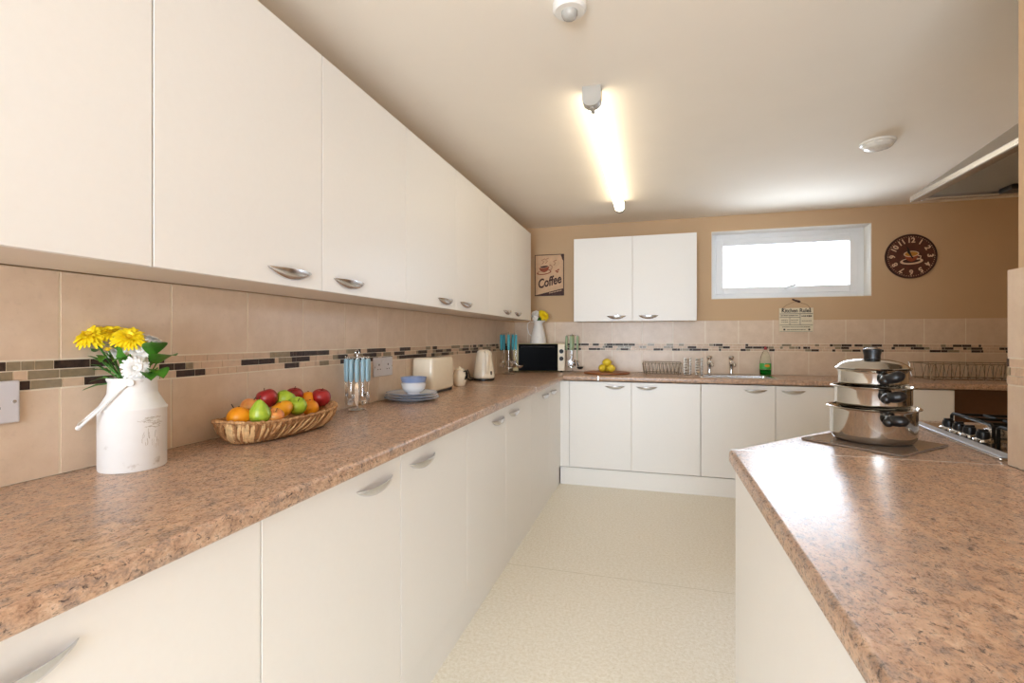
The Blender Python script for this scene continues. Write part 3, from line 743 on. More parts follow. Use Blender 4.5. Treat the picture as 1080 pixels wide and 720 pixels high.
def bp(u, v, X):
    f, th, vh, cx, cz = 515.11, math.radians(16.129), 356.46, 1.3204, 1.2329
    c, s = math.cos(th), math.sin(th); q = (u-540)/f; dx = X-cx; Y = dx*(c+q*s)/(q*c-s); D = Y*c-dx*s
    return V((X, Y, cz-(v-vh)/f*D))
def apple_fn(p):
    r = (p.x**2+p.y**2)**.5; z = p.z
    if z > 0: z = z-.28*math.exp(-(r/.28)**2)
    else: z = z+.14*math.exp(-(r/.25)**2); 
    s = 1+.06*p.z
    return V((p.x*s, p.y*s, z*.95))
def pear_fn(p):
    u = (p.z+1)/2; s = 1-.48*max(0, u-.42)/.58 if u > .42 else 1
    return V((p.x*s, p.y*s, p.z*1.28+.12))
def fruit(name, label, c, r, mat, kind, tilt=(0, 0)):
    t = thing(name, label, name.split('_')[-1] if 'mango' not in name else 'mango', c, 0, 'fruit in the woven basket')
    rot = Matrix.Rotation(tilt[0], 4, 'X') @ Matrix.Rotation(tilt[1], 4, 'Y')
    b = BM()
    if kind == 'apple': ball(b, (0, 0, 0), r, 32, 20, fn=apple_fn)
    elif kind == 'pear': ball(b, (0, 0, 0), r, 32, 22, fn=pear_fn)
    elif kind == 'mango': ball(b, (0, 0, 0), (r*.9, r*1.45, r*.85), 32, 20, fn=lambda p: V((p.x, p.y, p.z+.12*p.y*p.y)))
    else: ball(b, (0, 0, 0), r, 32, 20, fn=lambda p: V((p.x, p.y, p.z*.95)))
    bmesh.ops.transform(b, matrix=rot, verts=b.verts); obj('skin', b, mat, t, 80, True)
    if kind in ('apple', 'pear'):
        z0 = r*.66 if kind == 'apple' else r*1.38
        b = BM(); tube(b, [(0, 0, z0), (.001, .001, z0+.009), (.003, .002, z0+.013)], [.0016, .0013, .0016], 6)
        bmesh.ops.transform(b, matrix=rot, verts=b.verts); obj('stalk', b, 'stalk', t, 60, True)
    else:
        b = BM(); z0 = r*.95 if kind == 'orange' else r*.85; lathe(b, [(0, -.001), (.003, 0), (.002, .002), (0, .002)], (0, 0, z0), 8)
        bmesh.ops.transform(b, matrix=rot, verts=b.verts); obj('stalk_end', b, 'stalk', t, 60, True)
fruit('orange', 'orange at the basket end nearest the milk churn', bp(252, 440, .135), .033, 'f_orange', 'orange')
fruit('green_pear', 'green pear lying across the near side of the fruit basket', bp(274, 436, .178), .0325, 'f_pear', 'pear', (.2, .15))
fruit('blushed_apple', 'pale yellow blushed apple behind the pear and orange in the basket', bp(265, 430, .090), .033, 'f_pink', 'apple', (-.2, .2))
fruit('red_apple', 'dark red apple standing tall behind the pear in the basket', bp(281.5, 420, .088), .034, 'f_red', 'apple', (.2, -.25))
fruit('mango', 'orange-yellow mango lying in the middle of the basket', bp(297, 432, .165), .030, 'f_mango', 'mango', (.25, 0))
fruit('blushed_apple', 'small pinkish apple wedged between pear and mango', bp(290, 439, .195), .027, 'f_pink', 'apple', (.3, .4))
fruit('green_apple', 'larger green apple in front of the half hidden red apple in the basket', bp(301, 421, .115), .033, 'f_green', 'apple', (-.5, .3))
fruit('red_apple', 'red apple half hidden behind the two green apples', bp(310.5, 417, .075), .031, 'f_red', 'apple', (.1, .1))
fruit('green_apple', 'smaller green apple next to the oranges in the basket', bp(313, 428, .165), .032, 'f_green', 'apple', (.35, .5))
fruit('orange', 'orange sitting higher beside the end red apple', bp(325, 421, .10), .030, 'f_orange', 'orange')
fruit('orange', 'orange sitting lower against the basket rim beside the green apple', bp(327, 430, .155), .029, 'f_orange', 'orange')
fruit('red_apple', 'red apple at the basket end nearest the cutlery stand', bp(338.5, 419, .135), .035, 'f_red', 'apple', (.1, .2))
b = BM(); tube(b, [bp(251, 439, .075), bp(247, 431, .08), bp(244, 426, .08)], [.0022, .0016, .0012], 6)
tube(b, [bp(247, 434, .08), bp(254, 433, .08), bp(258, 431, .08)], [.0018, .0016, .001], 6)
tag(obj('dry_stalk', b, 'stalk'), 'dry brown stalk sticking out of the fruit basket behind the orange', 'stalk')

# ------------------------------------------------------------------ hanging cutlery and utensil carousels
def head_bm(kind, L, s=1.0):
    """metal end hanging below z=0, facing local +x"""
    b = BM()
    if kind == 'fork':
        tube(b, [(0, 0, .004), (0, 0, -L*.45), (.003*s, 0, -L*.55)], [.0028*s, .002*s, .004*s], 8, flat=.5, up=(1, 0, 0))
        ball(b, (.004*s, 0, -L*.62), (.002*s, .0115*s, L*.1), 14, 8)
        for k in range(4):
            y = (k-1.5)*.0058*s; tube(b, [(.004*s, y, -L*.64), (.006*s, y, -L*.82), (.002*s, y, -L)], [.0018*s, .0016*s, .0007*s], 6)
    elif kind == 'knife':
        tube(b, [(0, 0, .004), (0, 0, -L*.08)], [.0045*s, .004*s], 8, flat=.5, up=(1, 0, 0))
        pts = [(.0, -.007*s, -L*.06), (.0, .007*s, -L*.06), (0, .0095*s, -L*.5), (0, .008*s, -L*.85), (0, -.002*s, -L), (0, -.0075*s, -L*.9)]
        A = [b.verts.new((x-.0008*s, y, z)) for x, y, z in pts]; B2 = [b.verts.new((x+.0008*s, y, z)) for x, y, z in pts]
        b.faces.new(A); b.faces.new(B2[::-1])
        for i in range(len(pts)): j = (i+1) % len(pts); b.faces.new((A[i], B2[i], B2[j], A[j]))
        bmesh.ops.recalc_face_normals(b, faces=b.faces)
    elif kind in ('spoon', 'bigspoon'):
        tube(b, [(0, 0, .004), (0, 0, -L*.5), (.002*s, 0, -L*.66)], [.0028*s, .002*s, .004*s], 8, flat=.5, up=(1, 0, 0))
        ball(b, (.003*s, 0, -L*.80), (.005*s, .0145*s, L*.2), 18, 12, fn=lambda p: V((p.x if p.x < 0 else p.x*.2-.5*(1-p.y*p.y-p.z*p.z), p.y, p.z)))
    elif kind == 'ladle':
        tube(b, [(0, 0, .004), (0, 0, -L*.75), (.01*s, 0, -L*.82)], [.003*s, .003*s, .004*s], 8)
        ball(b, (.028*s, 0, -L*.86), (.026*s, .026*s, .02*s), 18, 12, fn=lambda p: V((p.x, p.y, p.z if p.z < 0 else -p.z*.7)))
    elif kind == 'turner':
        tube(b, [(0, 0, .004), (0, 0, -L*.55), (.008*s, 0, -L*.62)], [.003*s, .003*s, .004*s], 8)
        box(b, .007*s, .009*s, -.024*s, .024*s, -L, -L*.6, .0007*s)
        for k in (-1, 0, 1): box(b, .0065*s, .0095*s, k*.012*s-.002*s, k*.012*s+.002*s, -L*.93, -L*.68, 0, 1)
    elif kind == 'masher':
        tube(b, [(0, 0, .004), (0, 0, -L*.55)], .003*s, 8)
        tube(b, [(0, 0, -L*.5), (0, -.02*s, -L*.7), (0, -.022*s, -L*.95), (0, .022*s, -L*.95), (0, .02*s, -L*.7), (0, 0, -L*.5)], .0025*s, 8)
        lathe(b, [(0, -L), (.026*s, -L), (.026*s, -L*.96), (0, -L*.96)], (0, 0, 0), 18)
    return b
def hung(name, label, cat, loc, rz, kind, hl, hr, L, hmat, group, s=1.0):
    t = thing(name, label, cat, loc, rz, group)
    b = BM(); tube(b, [(0, 0, -.002), (0, 0, -.006), (0, 0, -hl*.5), (0, 0, -hl*.92), (0, 0, -hl)], [hr*.5, hr*.9, hr, hr*.85, hr*.6], 12, flat=.85, up=(1, 0, 0)); obj('handle', b, hmat, t, 60, True)
    b = BM(); tube(b, arc((0, 0, .003), .005, 0, 2*PI, 12, (0, 1, 0), (0, 0, 1))[:-1], .0012, 6, True); obj('hanging_loop', b, 'chrome', t, 60, True)
    b = head_bm(kind, L, s); bmesh.ops.translate(b, verts=b.verts, vec=(0, 0, -hl)); obj({'knife': 'blade', 'bigspoon': 'bowl', 'spoon': 'bowl', 'fork': 'tines'}.get(kind, 'head'), b, ['chrome', 'ink'], t, 60, True)
    return t
def carousel(label, cx, cy, rb, H, rt, n, zr):
    t = thing('utensil_stand' if H > .3 else 'cutlery_stand', label, 'stand', (cx, cy, WT+.0006))
    z = WT+.0006
    b = BM(); lathe(b, [(0, z), (rb, z), (rb+.001, z+.004), (rb-.004, z+.008), (.008, z+.012), (0, z+.012)], (cx, cy, 0), 40); obj('base', b, 'chrome', t)
    b = BM(); tube(b, [(cx, cy, z+.01), (cx, cy, z+H-.02)], .004, 12); obj('pole', b, 'chrome', t)
    b = BM(); tube(b, arc((cx, cy, z+H-.012), .012, 0, 2*PI, 20, (0, 1, 0), (0, 0, 1))[:-1], .002, 8, True); obj('top_loop', b, 'chrome', t)
    b = BM(); tube(b, arc((cx, cy, zr+.008), rt, 0, 2*PI, 40)[:-1], .002, 8, True)
    for k in range(0, n, 2):
        a = 2*PI*(k+.5)/n; tube(b, [(cx, cy, zr+.008), (cx+rt*math.cos(a), cy+rt*math.sin(a), zr+.008)], .0016, 6)
    for k in range(n):
        a = 2*PI*k/n; p = V((cx+rt*math.cos(a), cy+rt*math.sin(a), zr+.008)); d = V((math.cos(a), math.sin(a), 0))
        tube(b, [p, p+d*.006-V((0, 0, .004)), p+d*.009, p+d*.010+V((0, 0, .004))], .0012, 6)
    obj('hook_ring', b, 'chrome', t)
    return t
cx, cy, zr = .090, 1.845, 1.142
carousel('chrome cutlery stand hung with light blue handled cutlery beside the basket', cx, cy, .037, .262, .040, 12, zr)
kinds = ['fork', 'knife', 'spoon']*4
lab = {'fork': 'steel fork with light blue handle hanging on the chrome cutlery stand', 'knife': 'steel table knife with light blue handle hanging on the chrome cutlery stand', 'spoon': 'steel spoon with light blue handle hanging on the chrome cutlery stand'}
proto = {}
for k, kd in enumerate(kinds):
    a = 2*PI*k/12; loc = V((cx+.048*math.cos(a), cy+.048*math.sin(a), zr+.003))
    if kd not in proto:
        proto[kd] = hung({'fork': 'fork', 'knife': 'table_knife', 'spoon': 'spoon'}[kd], lab[kd], {'fork': 'fork', 'knife': 'knife', 'spoon': 'spoon'}[kd], loc, a, kd, .098, .0088, .098, 'blue', kd+'s on the cutlery stand')
    else: dup(proto[kd], loc, a)
def utens(cx, cy, H, rb, rt, zr, hmat, col, where, kinds, label, name):
    carousel(label, cx, cy, rb, H, rt, len(kinds), zr)
    for k, kd in enumerate(kinds):
        a = 2*PI*k/len(kinds)+.25; loc = (cx+(rt+.008)*math.cos(2*PI*k/len(kinds)), cy+(rt+.008)*math.sin(2*PI*k/len(kinds)), zr+.003)
        nm = {'bigspoon': 'serving_spoon', 'ladle': 'ladle', 'turner': 'turner', 'masher': 'potato_masher', 'fork': 'serving_fork'}[kd]
        hung(nm, f"steel {nm.replace('_', ' ')} with {col} handle hanging {where}", 'utensil', loc, a, kd, .135, .014, .155, hmat, 'utensils '+where, 1.55 if kd in ('fork', 'bigspoon') else 1.15)
utens(.115, 4.06, .365, .055, .058, 1.262, 'turq', 'turquoise', 'between kettle and oven', ['ladle', 'turner', 'bigspoon', 'fork', 'masher'], 'chrome stand of turquoise handled utensils between kettle and oven', 't')
utens(.590, 4.545, .355, .05, .044, 1.252, 'mint', 'pale green', 'beside the black oven door', ['bigspoon', 'turner', 'fork', 'masher'], 'chrome stand of pale green handled utensils beside the oven', 'm')
t = thing('black_ladle', 'black ladle hanging low on the pale green utensil stand', 'utensil', (.640, 4.515, 1.24))
b = BM(); tube(b, [(0, 0, 0), (.002, 0, -.12), (.004, 0, -.22)], [.005, .006, .004], 10, flat=.6); obj('handle', b, 'mint', t, 60, True)
b = BM(); tube(b, [(.004, 0, -.215), (.006, 0, -.25), (.018, 0, -.265)], .0045, 10); ball(b, (.03, -.004, -.272), (.03, .03, .024), 18, 12, fn=lambda p: V((p.x, p.y, p.z if p.z < 0 else -p.z*.7))); obj('bowl', b, 'black', t, 60, True)

# ------------------------------------------------------------------ plates and bowls
px, py = .152, 2.225
for k in range(3):
    z = WT+.0006+k*.0125; r = .136-.004*k
    prof = [(0, z), (r*.55, z), (r*.58, z+.003), (r*.95, z+.013), (r, z+.0165), (r*.995, z+.018), (r*.93, z+.0155), (r*.6, z+.006), (0, z+.005)]
    b = BM(); lathe(b, prof, (px, py, 0), 64)
    for f in b.faces:
        c = f.calc_center_median()
        if (V((c.x-px, c.y-py)).length > r*.93): f.material_index = 1
    o = tag(obj('plate', b, ['plate', 'platerim'], None, 50), ['grey-blue plate lowest in the stack under the bowls', 'grey-blue plate in the middle of the stack under the bowls', 'grey-blue plate uppermost in the stack, touching the bowl'][k], 'plate', 'plates stacked beside the toaster')
def bowl(z, r, h, mats, label, band):
    prof = [(0, z), (r*.5, z), (r*.52, z+.005), (r*.74, z+.014), (r*.9, z+h*.5), (r, z+h), (r-.003, z+h), (r*.86, z+h*.5), (r*.68, z+.017), (0, z+.01)]
    P2 = []
    for (a, c), (d, e) in zip(prof, prof[1:]): P2 += [(a+(d-a)*k/3, c+(e-c)*k/3) for k in range(3)]
    P2.append(prof[-1]); b = BM(); lathe(b, P2, (px+.004, py+.01, 0), 56)
    for f in b.faces:
        c = f.calc_center_median(); n = f.normal
        if band and c.z > z+h*band and V((c.x-px-.004, c.y-py-.01)).length > r*.88: f.material_index = 1
    tag(obj('bowl', b, mats, None, 60), label, 'bowl', 'bowls on the plates')
zb = WT+.0006+.025+.0068
bowl(zb, .063, .055, ['porcelain', 'porcblue'], 'white bowl on the plate stack, holding the blue one', 0)
bowl(zb+.034, .066, .050, ['porcelain', 'porcblue'], 'blue-banded bowl nested on top of the white bowl', .12)

# ------------------------------------------------------------------ toaster
t = thing('toaster', 'cream two-slot toaster against the tiles behind the plates', 'toaster', (.085, 2.62, WT+.0006))
def rbox(bm, x0, x1, y0, y1, z0, z1, r, taper=0, seg=5):
    box(bm, x0, x1, y0, y1, z0, z1, r, seg=seg)
    cx, cy = (x0+x1)/2, (y0+y1)/2
    for v in bm.verts:
        k = 1-taper*((v.co.z-z0)/(z1-z0)); v.co.x = cx+(v.co.x-cx)*k; v.co.y = cy+(v.co.y-cy)*(1-taper*.5*((v.co.z-z0)/(z1-z0)))
z = WT+.0006
b = BM(); rbox(b, .018, .150, 2.47, 2.775, z+.012, z+.203, .018, .06); obj('body', b, 'cream', t, 30)
b = BM(); box(b, .028, .140, 2.48, 2.765, z, z+.014, .003); obj('base', b, 'black', t, 0)
b = BM(); box(b, .045, .073, 2.53, 2.72, z+.2025, z+.2035); box(b, .095, .123, 2.53, 2.72, z+.2025, z+.2035); obj('bread_slot', b, 'ink', t, 0)
b = BM(); box(b, .07, .10, 2.765, 2.79, z+.11, z+.125, .004); obj('lever', b, 'chrome', t, 0)
# small cream pot with dark scroll handle
t = thing('cream_jug', 'small cream jug with dark curled handle between toaster and kettle', 'jug', (.098, 2.985, WT+.0006))
b = BM(); lathe(b, [(0, z), (.032, z), (.036, z+.004), (.044, z+.03), (.046, z+.05), (.040, z+.078), (.033, z+.095), (.036, z+.106), (.034, z+.107), (.030, z+.095), (.036, z+.075), (.04, z+.04), (0, z+.008)], (.098, 2.985, 0), 40); obj('body', b, 'cream', t, 50)
b = BM(); hd = V((.90, -.30, 0)).normalized(); c0 = V((.098, 2.985, z))
tube(b, [c0+hd*.036+V((0, 0, .094)), c0+hd*.052+V((0, 0, .10)), c0+hd*.066+V((0, 0, .085)), c0+hd*.064+V((0, 0, .06)), c0+hd*.052+V((0, 0, .045)), c0+hd*.044+V((0, 0, .04)), c0+hd*.05+V((0, 0, .055)), c0+hd*.056+V((0, 0, .066))], [.004, .0045, .005, .005, .0045, .004, .0035, .003], 10); obj('handle', b, 'iron', t)
b = BM(); lathe(b, [(.0, z+.1), (.03, z+.1), (.026, z+.112), (.008, z+.118), (.007, z+.124), (0, z+.127)], (.098, 2.985, 0), 32); obj('lid', b, 'cream', t)
# kettle
kx, ky = .112, 3.43
t = thing('kettle', 'cream jug kettle on a dark base by the tiled wall', 'kettle', (kx, ky, WT+.0006))
b = BM(); lathe(b, [(0, z), (.074, z), (.078, z+.004), (.077, z+.014), (0, z+.016)], (kx, ky, 0), 40); obj('power_base', b, 'black', t)
b = BM(); lathe(b, [(0, z+.0165), (.074, z+.0165), (.079, z+.022), (.080, z+.04), (.073, z+.085), (.062, z+.15), (.056, z+.19), (.055, z+.2), (.05, z+.215), (.035, z+.226), (0, z+.229)], (kx, ky, 0), 48)
obj('body', b, 'cream', t, 50)
sp = V((.45, .89, 0)).normalized()
b = BM(); c0 = V((kx, ky, z)); ball(b, c0+sp*.056+V((0, 0, .186)), (.022, .026, .026), 18, 12); obj('spout', b, 'cream', t)
b = BM(); hd = V((.55, -.83, 0)).normalized()
tube(b, [c0+hd*.045+V((0, 0, .212)), c0+hd*.075+V((0, 0, .214)), c0+hd*.098+V((0, 0, .195)), c0+hd*.1+V((0, 0, .15)), c0+hd*.092+V((0, 0, .09)), c0+hd*.078+V((0, 0, .055))], [.012, .013, .013, .0125, .012, .010], 12, flat=.75); h = obj('handle', b, 'cream', t)
b = BM(); tube(b, [c0+hd*.086+V((0, 0, .185)), c0+hd*.088+V((0, 0, .15)), c0+hd*.082+V((0, 0, .1))], .0085, 10); obj('grip_inset', b, 'black', h)
b = BM(); box(b, -.007, .007, -.002, .002, -.02, .02, .001, mat=Matrix.Translation(c0+V((.88, -.47, 0))*.0775+V((0, 0, .05))) @ Matrix.Rotation(math.atan2(-.47, .88)+PI/2, 4, 'Z')); obj('water_gauge', b, 'ink', t, 0)
b = BM(); tube(b, [(kx-.07, ky-.03, z+.006), (.04, 3.33, z+.006), (.035, 3.26, z+.03), (.045, 3.24, z+.075), (.04, 3.28, z+.085), (.03, 3.33, z+.06), (.02, 3.38, z+.02), (.018, 3.5, z+.006)], .0045, 8); obj('power_cord', b, 'black', t)

# ------------------------------------------------------------------ table-top oven and jug of flowers
OA = math.radians(16.129)
OH = .262
t = thing('countertop_oven', 'black-fronted mini oven with cream control panel in the corner', 'oven', (.312, 4.372, WT+.0006), OA)
b = BM(); box(b, -.238, .238, 0, .196, .010, OH, .006); obj('body', b, 'creamdark', t, 0, True)
b = BM(); box(b, -.186, .172, -.012, -.0005, .014, OH-.004, .003); dr = obj('door', b, 'blackglass', t, 0, True)
b = BM(); tube(b, [(-.16, -.012, OH-.03), (-.16, -.034, OH-.03), (.14, -.034, OH-.03), (.14, -.012, OH-.03)], .005, 8); obj('door_handle', b, 'black', dr, 60, True)
b = BM(); box(b, .175, .237, -.008, -.0005, .014, OH-.004, .002); pn = obj('control_panel', b, 'cream', t, 0, True)
for zz in (.125, .192):
    b = BM(); lathe(b, [(0, 0), (.020, 0), (.019, .012), (.017, .016), (0, .016)], (.206, -.0085, zz), 24, mat=Matrix.Rotation(PI/2, 4, 'X')); box(b, .204, .208, -.03, -.022, zz-.015, zz+.015, .001); obj('knob', b, 'black', t, 40, True)
for x, y in ((-.21, .02), (.21, .02), (-.21, .17), (.21, .17)):
    b = BM(); lathe(b, [(0, 0), (.012, 0), (.012, .0105), (0, .0105)], (x, y, 0), 12); obj('foot', b, 'black', t, 40, True)
jx, jy, jz = .287, 4.463, WT+.0006+OH+.0006
t = thing('white_jug', 'white enamel pitcher of flowers standing on the mini oven', 'jug', (jx, jy, jz))
b = BM(); lathe(b, [(0, jz), (.074, jz), (.077, jz+.004), (.074, jz+.03), (.062, jz+.09), (.048, jz+.145), (.040, jz+.175), (.039, jz+.185), (.046, jz+.204), (.051, jz+.212), (.048, jz+.211), (.036, jz+.186), (.038, jz+.17), (.06, jz+.085), (.07, jz+.012), (0, jz+.008)], (jx, jy, 0), 48)
for v in b.verts:
    if v.co.z > jz+.19 and v.co.x > jx+.02: v.co.x += .018*(v.co.z-jz-.19)/.022
obj('body', b, 'enamel', t, 50)
b = BM(); tube(b, [(jx-.045, jy-.01, jz+.2), (jx-.075, jy-.02, jz+.205), (jx-.098, jy-.025, jz+.185), (jx-.1, jy-.025, jz+.14), (jx-.085, jy-.02, jz+.09), (jx-.063, jy-.012, jz+.07)], .006, 10, flat=.6); obj('handle', b, 'enamel', t)
m2 = V((jx, jy, jz+.19)); g2 = 'flowers in the white pitcher'
flower('yellow_flower', 'yellow flower leaning out of the white pitcher on the oven', m2+V((.01, 0, 0)), (jx+.062, jy-.03, jz+.262), (.6, -.6, .5), .052, 'yellow', g2, leaves=2)
flower('yellow_flower', 'second yellow flower behind in the white pitcher on the oven', m2+V((.015, .01, 0)), (jx+.035, jy+.01, jz+.285), (.3, -.5, .8), .045, 'yellow', g2)
flower('white_flower', 'pale flower rising highest in the white pitcher on the oven', m2+V((-.012, 0, 0)), (jx-.03, jy-.02, jz+.278), (-.2, -.8, .6), .042, 'wpetal', g2, wl)
flower('white_flower', 'pale flower lowest in the white pitcher, by its rim', m2+V((-.01, -.012, 0)), (jx-.02, jy-.05, jz+.236), (-.1, -.9, .3), .030, 'wpetal', g2, wl)
t = thing('leaf_spray', 'dark green leaves filling the white pitcher on the oven', 'leaves', m2+V((0, .006, 0)), 0, g2)
for k in range(8):
    a = 2*PI*k/8+.3; d = V((math.cos(a)*.7, math.sin(a)*.55-.1, .8)); b = BM(); st = m2+V((0, .006, 0)); tube(b, [st, st+d*.03], .0018, 6); leaf_bm(b, st+d*.03, d, .06, .032, .5, 5); obj('leaf', b, 'leaf', t, 60)

# ------------------------------------------------------------------ lemon board
lx, ly = .925, 4.375
b = BM(); lathe(b, [(0, WT+.0006), (.196, WT+.0006), (.200, WT+.004), (.200, WT+.012), (.196, WT+.016), (0, WT+.016)], (lx, ly, 0), 64)
tag(obj('round_board', b, 'wood', None, 40), 'round reddish wooden board holding the lemons', 'chopping board')
def lemon_fn(p): 
    e = abs(p.x)**6*.22
    return V((p.x*(1.08)+math.copysign(e, p.x), p.y, p.z))
for (dx, dy, dz, rz, lb) in ((-.036, -.02, 0, 1.2, 'front lemon on the round board, on the oven side'), (.040, -.022, 0, .5, 'front lemon on the round board, on the sink side'), (-.002, .052, 0, 2.9, 'rear lemon on the round board, hidden behind the pile'), (.002, .004, .050, .2, 'uppermost lemon of the pile on the round board')):
    c = V((lx+dx, ly+dy, WT+.0175+.0315+dz))
    t = thing('lemon', lb, 'lemon', c, rz, 'lemons on the round board')
    b = BM(); ball(b, (0, 0, 0), .0325, 28, 18, fn=lemon_fn); obj('peel', b, 'f_lemon', t, 80, True)
    b = BM(); lathe(b, [(0, 0), (.003, .0), (.002, .0025), (0, .003)], (.0418, 0, 0), 8, mat=Matrix.Rotation(PI/2, 4, 'Y')); obj('stalk_end', b, 'stalk', t, 60, True)

# ------------------------------------------------------------------ dish racks, sink, taps, bottle
def dish_rack(label, x0, x1, y0, y1, h, n, wires='wire'):
    t = thing('dish_rack', label, 'dish rack', ((x0+x1)/2, (y0+y1)/2, WT+.0006)); z = WT+.0006
    b = BM(); zz = z+.012
    tube(b, [(x0, y0, zz), (x1, y0, zz), (x1, y1, zz), (x0, y1, zz)], .003, 8, True)
    for x in (x0+.02, x1-.02):
        for y in (y0+.01, y1-.01): tube(b, [(x, y, zz), (x, y, z+.0005)], .004, 8)
    obj('base_frame', b, wires, t)
    b = BM(); zt = z+h
    tube(b, [(x0-.012, y0-.012, zt), (x1+.012, y0-.012, zt), (x1+.012, y1+.012, zt), (x0-.012, y1+.012, zt)], .0032, 8, True)
    for x, y, sx, sy in ((x0, y0, -1, -1), (x1, y0, 1, -1), (x1, y1, 1, 1), (x0, y1, -1, 1)): tube(b, [(x, y, zz), (x+.012*sx, y+.012*sy, zt)], .003, 8)
    obj('top_rail', b, wires, t)
    ym = (y0+y1)/2; first = None
    for k in range(n):
        x = x0+(x1-x0)*(k+.5)/n
        if first is None:
            b = BM(); tube(b, [(x-.008, y0-.012, zt), (x, y0+.01, zz), (x+.004, ym-.035, zz+.002), (x+.012, ym-.02, z+h*.85), (x+.018, ym, z+h*.9), (x+.012, ym+.02, z+h*.85), (x+.004, ym+.035, zz+.002), (x, y1-.01, zz), (x-.008, y1+.012, zt)], .0019, 6)
            first = obj('plate_divider', b, wires, t); fx = x
        else:
            c = first.copy(); COL.objects.link(c); c.parent = t; c.location = first.location+V((x-fx, 0, 0))
    return t
dish_rack('low wire dish rack beside the sink, empty, nearest the lemon board', 1.245, 1.54, 4.32, 4.56, .100, 10)
dish_rack('long wire dish rack at the far end of the worktop above the dark recess', 3.27, 3.86, 4.27, 4.56, .125, 12)
for x, lb in ((1.602, 'coiled wire cutlery cup touching the low dish rack'), (1.692, 'coiled wire cutlery cup nearest the taps')):
    t = thing('cutlery_cup', lb, 'cutlery holder', (x, 4.40, WT+.0006), 0, 'wire cutlery cups by the sink'); z = WT+.0006
    b = BM(); lathe(b, [(0, z), (.03, z), (.031, z+.003), (0, z+.004)], (x, 4.40, 0), 24); obj('base', b, 'wire', t)
    b = BM()
    tube(b, [(x+.03*math.cos(a), 4.40+.03*math.sin(a), z+.006+.135*a/(2*PI*6)) for a in [2*PI*6*k/144 for k in range(145)]], .0022, 6)
    obj('coil', b, 'wire', t)
    b = BM()
    for k in range(4): a = PI/2*k+.5; tube(b, [(x+.032*math.cos(a), 4.40+.032*math.sin(a), z+.003), (x+.032*math.cos(a), 4.40+.032*math.sin(a), z+.145)], .0022, 6)
    obj('upright', b, 'wire', t)
t = thing('sink', 'stainless inset sink with bright rim in front of the taps', 'sink', (1.965, 4.32, WT-.15))
b = BM()
def rr_loop(x0, x1, y0, y1, r, z, n=6):
    pts = []
    for cx_, cy_, a0 in ((x1-r, y1-r, 0), (x0+r, y1-r, PI/2), (x0+r, y0+r, PI), (x1-r, y0+r, 1.5*PI)):
        pts += [(cx_+r*math.cos(a0+PI/2*k/n), cy_+r*math.sin(a0+PI/2*k/n), z) for k in range(n+1)]
    return pts
loops = [rr_loop(SX0-.018, SX1+.018, SY0-.018, SY1+.018, .02, WT+.0006), rr_loop(SX0-.016, SX1+.016, SY0-.016, SY1+.016, .02, WT+.0045), rr_loop(SX0-.002, SX1+.002, SY0-.002, SY1+.002, .025, WT+.0045),
         rr_loop(SX0+.008, SX1-.008, SY0+.008, SY1-.008, .03, WT-.004), rr_loop(SX0+.014, SX1-.014, SY0+.014, SY1-.014, .04, WT-.13), rr_loop(SX0+.04, SX1-.04, SY0+.04, SY1-.04, .04, WT-.15)]
vv = [[b.verts.new(p) for p in L] for L in loops]
for A, B2 in zip(vv, vv[1:]):
    for i in range(len(A)): j = (i+1) % len(A); b.faces.new((A[i], A[j], B2[j], B2[i]))
b.faces.new(vv[-1]); obj('basin', b, 'satin', t, 40)
b = BM(); lathe(b, [(0, WT-.1492), (.035, WT-.1492), (.033, WT-.147), (0, WT-.148)], (1.965, 4.32, 0), 24); obj('drain', b, 'chrome', t)
def tap(x, label):
    t = thing('pillar_tap', label, 'tap', (x, 4.535, WT+.0006), 0, 'taps behind the sink'); z = WT+.0006
    b = BM(); lathe(b, [(0, z), (.024, z), (.024, z+.006), (.014, z+.012), (.0125, z+.02), (.015, z+.075), (.017, z+.085), (.019, z+.1), (.016, z+.112), (.011, z+.118), (.010, z+.124), (0, z+.124)], (x, 4.535, 0), 28); obj('body', b, 'chrome', t)
    b = BM(); tube(b, [(x, 4.53, z+.092), (x+.004, 4.50, z+.102), (x+.009, 4.46, z+.102), (x+.012, 4.435, z+.092), (x+.013, 4.43, z+.075)], [.013, .013, .012, .012, .011], 14); obj('spout', b, 'chrome', t)
    b = BM(); lathe(b, [(0, z+.1242), (.012, z+.1242), (.021, z+.134), (.023, z+.146), (.019, z+.157), (.008, z+.161), (0, z+.161)], (x, 4.535, 0), 10); obj('head', b, 'chrome', t, 15)
tap(1.787, 'chrome pillar tap behind the sink, nearest the wire cutlery cups')
tap(1.961, 'chrome pillar tap behind the sink, nearest the green bottle')
qx, qy = 2.232, 4.565
t = thing('washing_up_bottle', 'washing-up liquid bottle with red cap and green contents behind the sink', 'bottle', (qx, qy, WT+.0006)); z = WT+.0006
b = BM(); lathe(b, [(0, z), (.040, z), (.044, z+.006), (.045, z+.05), (.043, z+.11), (.034, z+.16), (.02, z+.195), (.012, z+.205), (.0115, z+.215), (0, z+.215)], (qx, qy, 0), 36, sy=.7); obj('shell', b, 'clearplastic', t)
b = BM(); lathe(b, [(0, z+.003), (.038, z+.003), (.0415, z+.008), (.0425, z+.046), (0, z+.046)], (qx, qy, 0), 36, sy=.69); obj('liquid', b, 'liquid', t)
b = BM(); lathe(b, [(.0455, z+.050), (.0453, z+.07), (.0443, z+.098), (.044, z+.098), (.0448, z+.07), (.0452, z+.050), (.0455, z+.050)], (qx, qy, 0), 36, sy=.71); lb = obj('label_wrap', b, 'labelgreen', t)
b = BM(); ball(b, (qx+.006, qy-.0325, z+.080), (.022, .003, .011), 20, 10, mat=Matrix.Rotation(.15, 4, 'Z')); obj('badge', b, 'labelorange', lb)
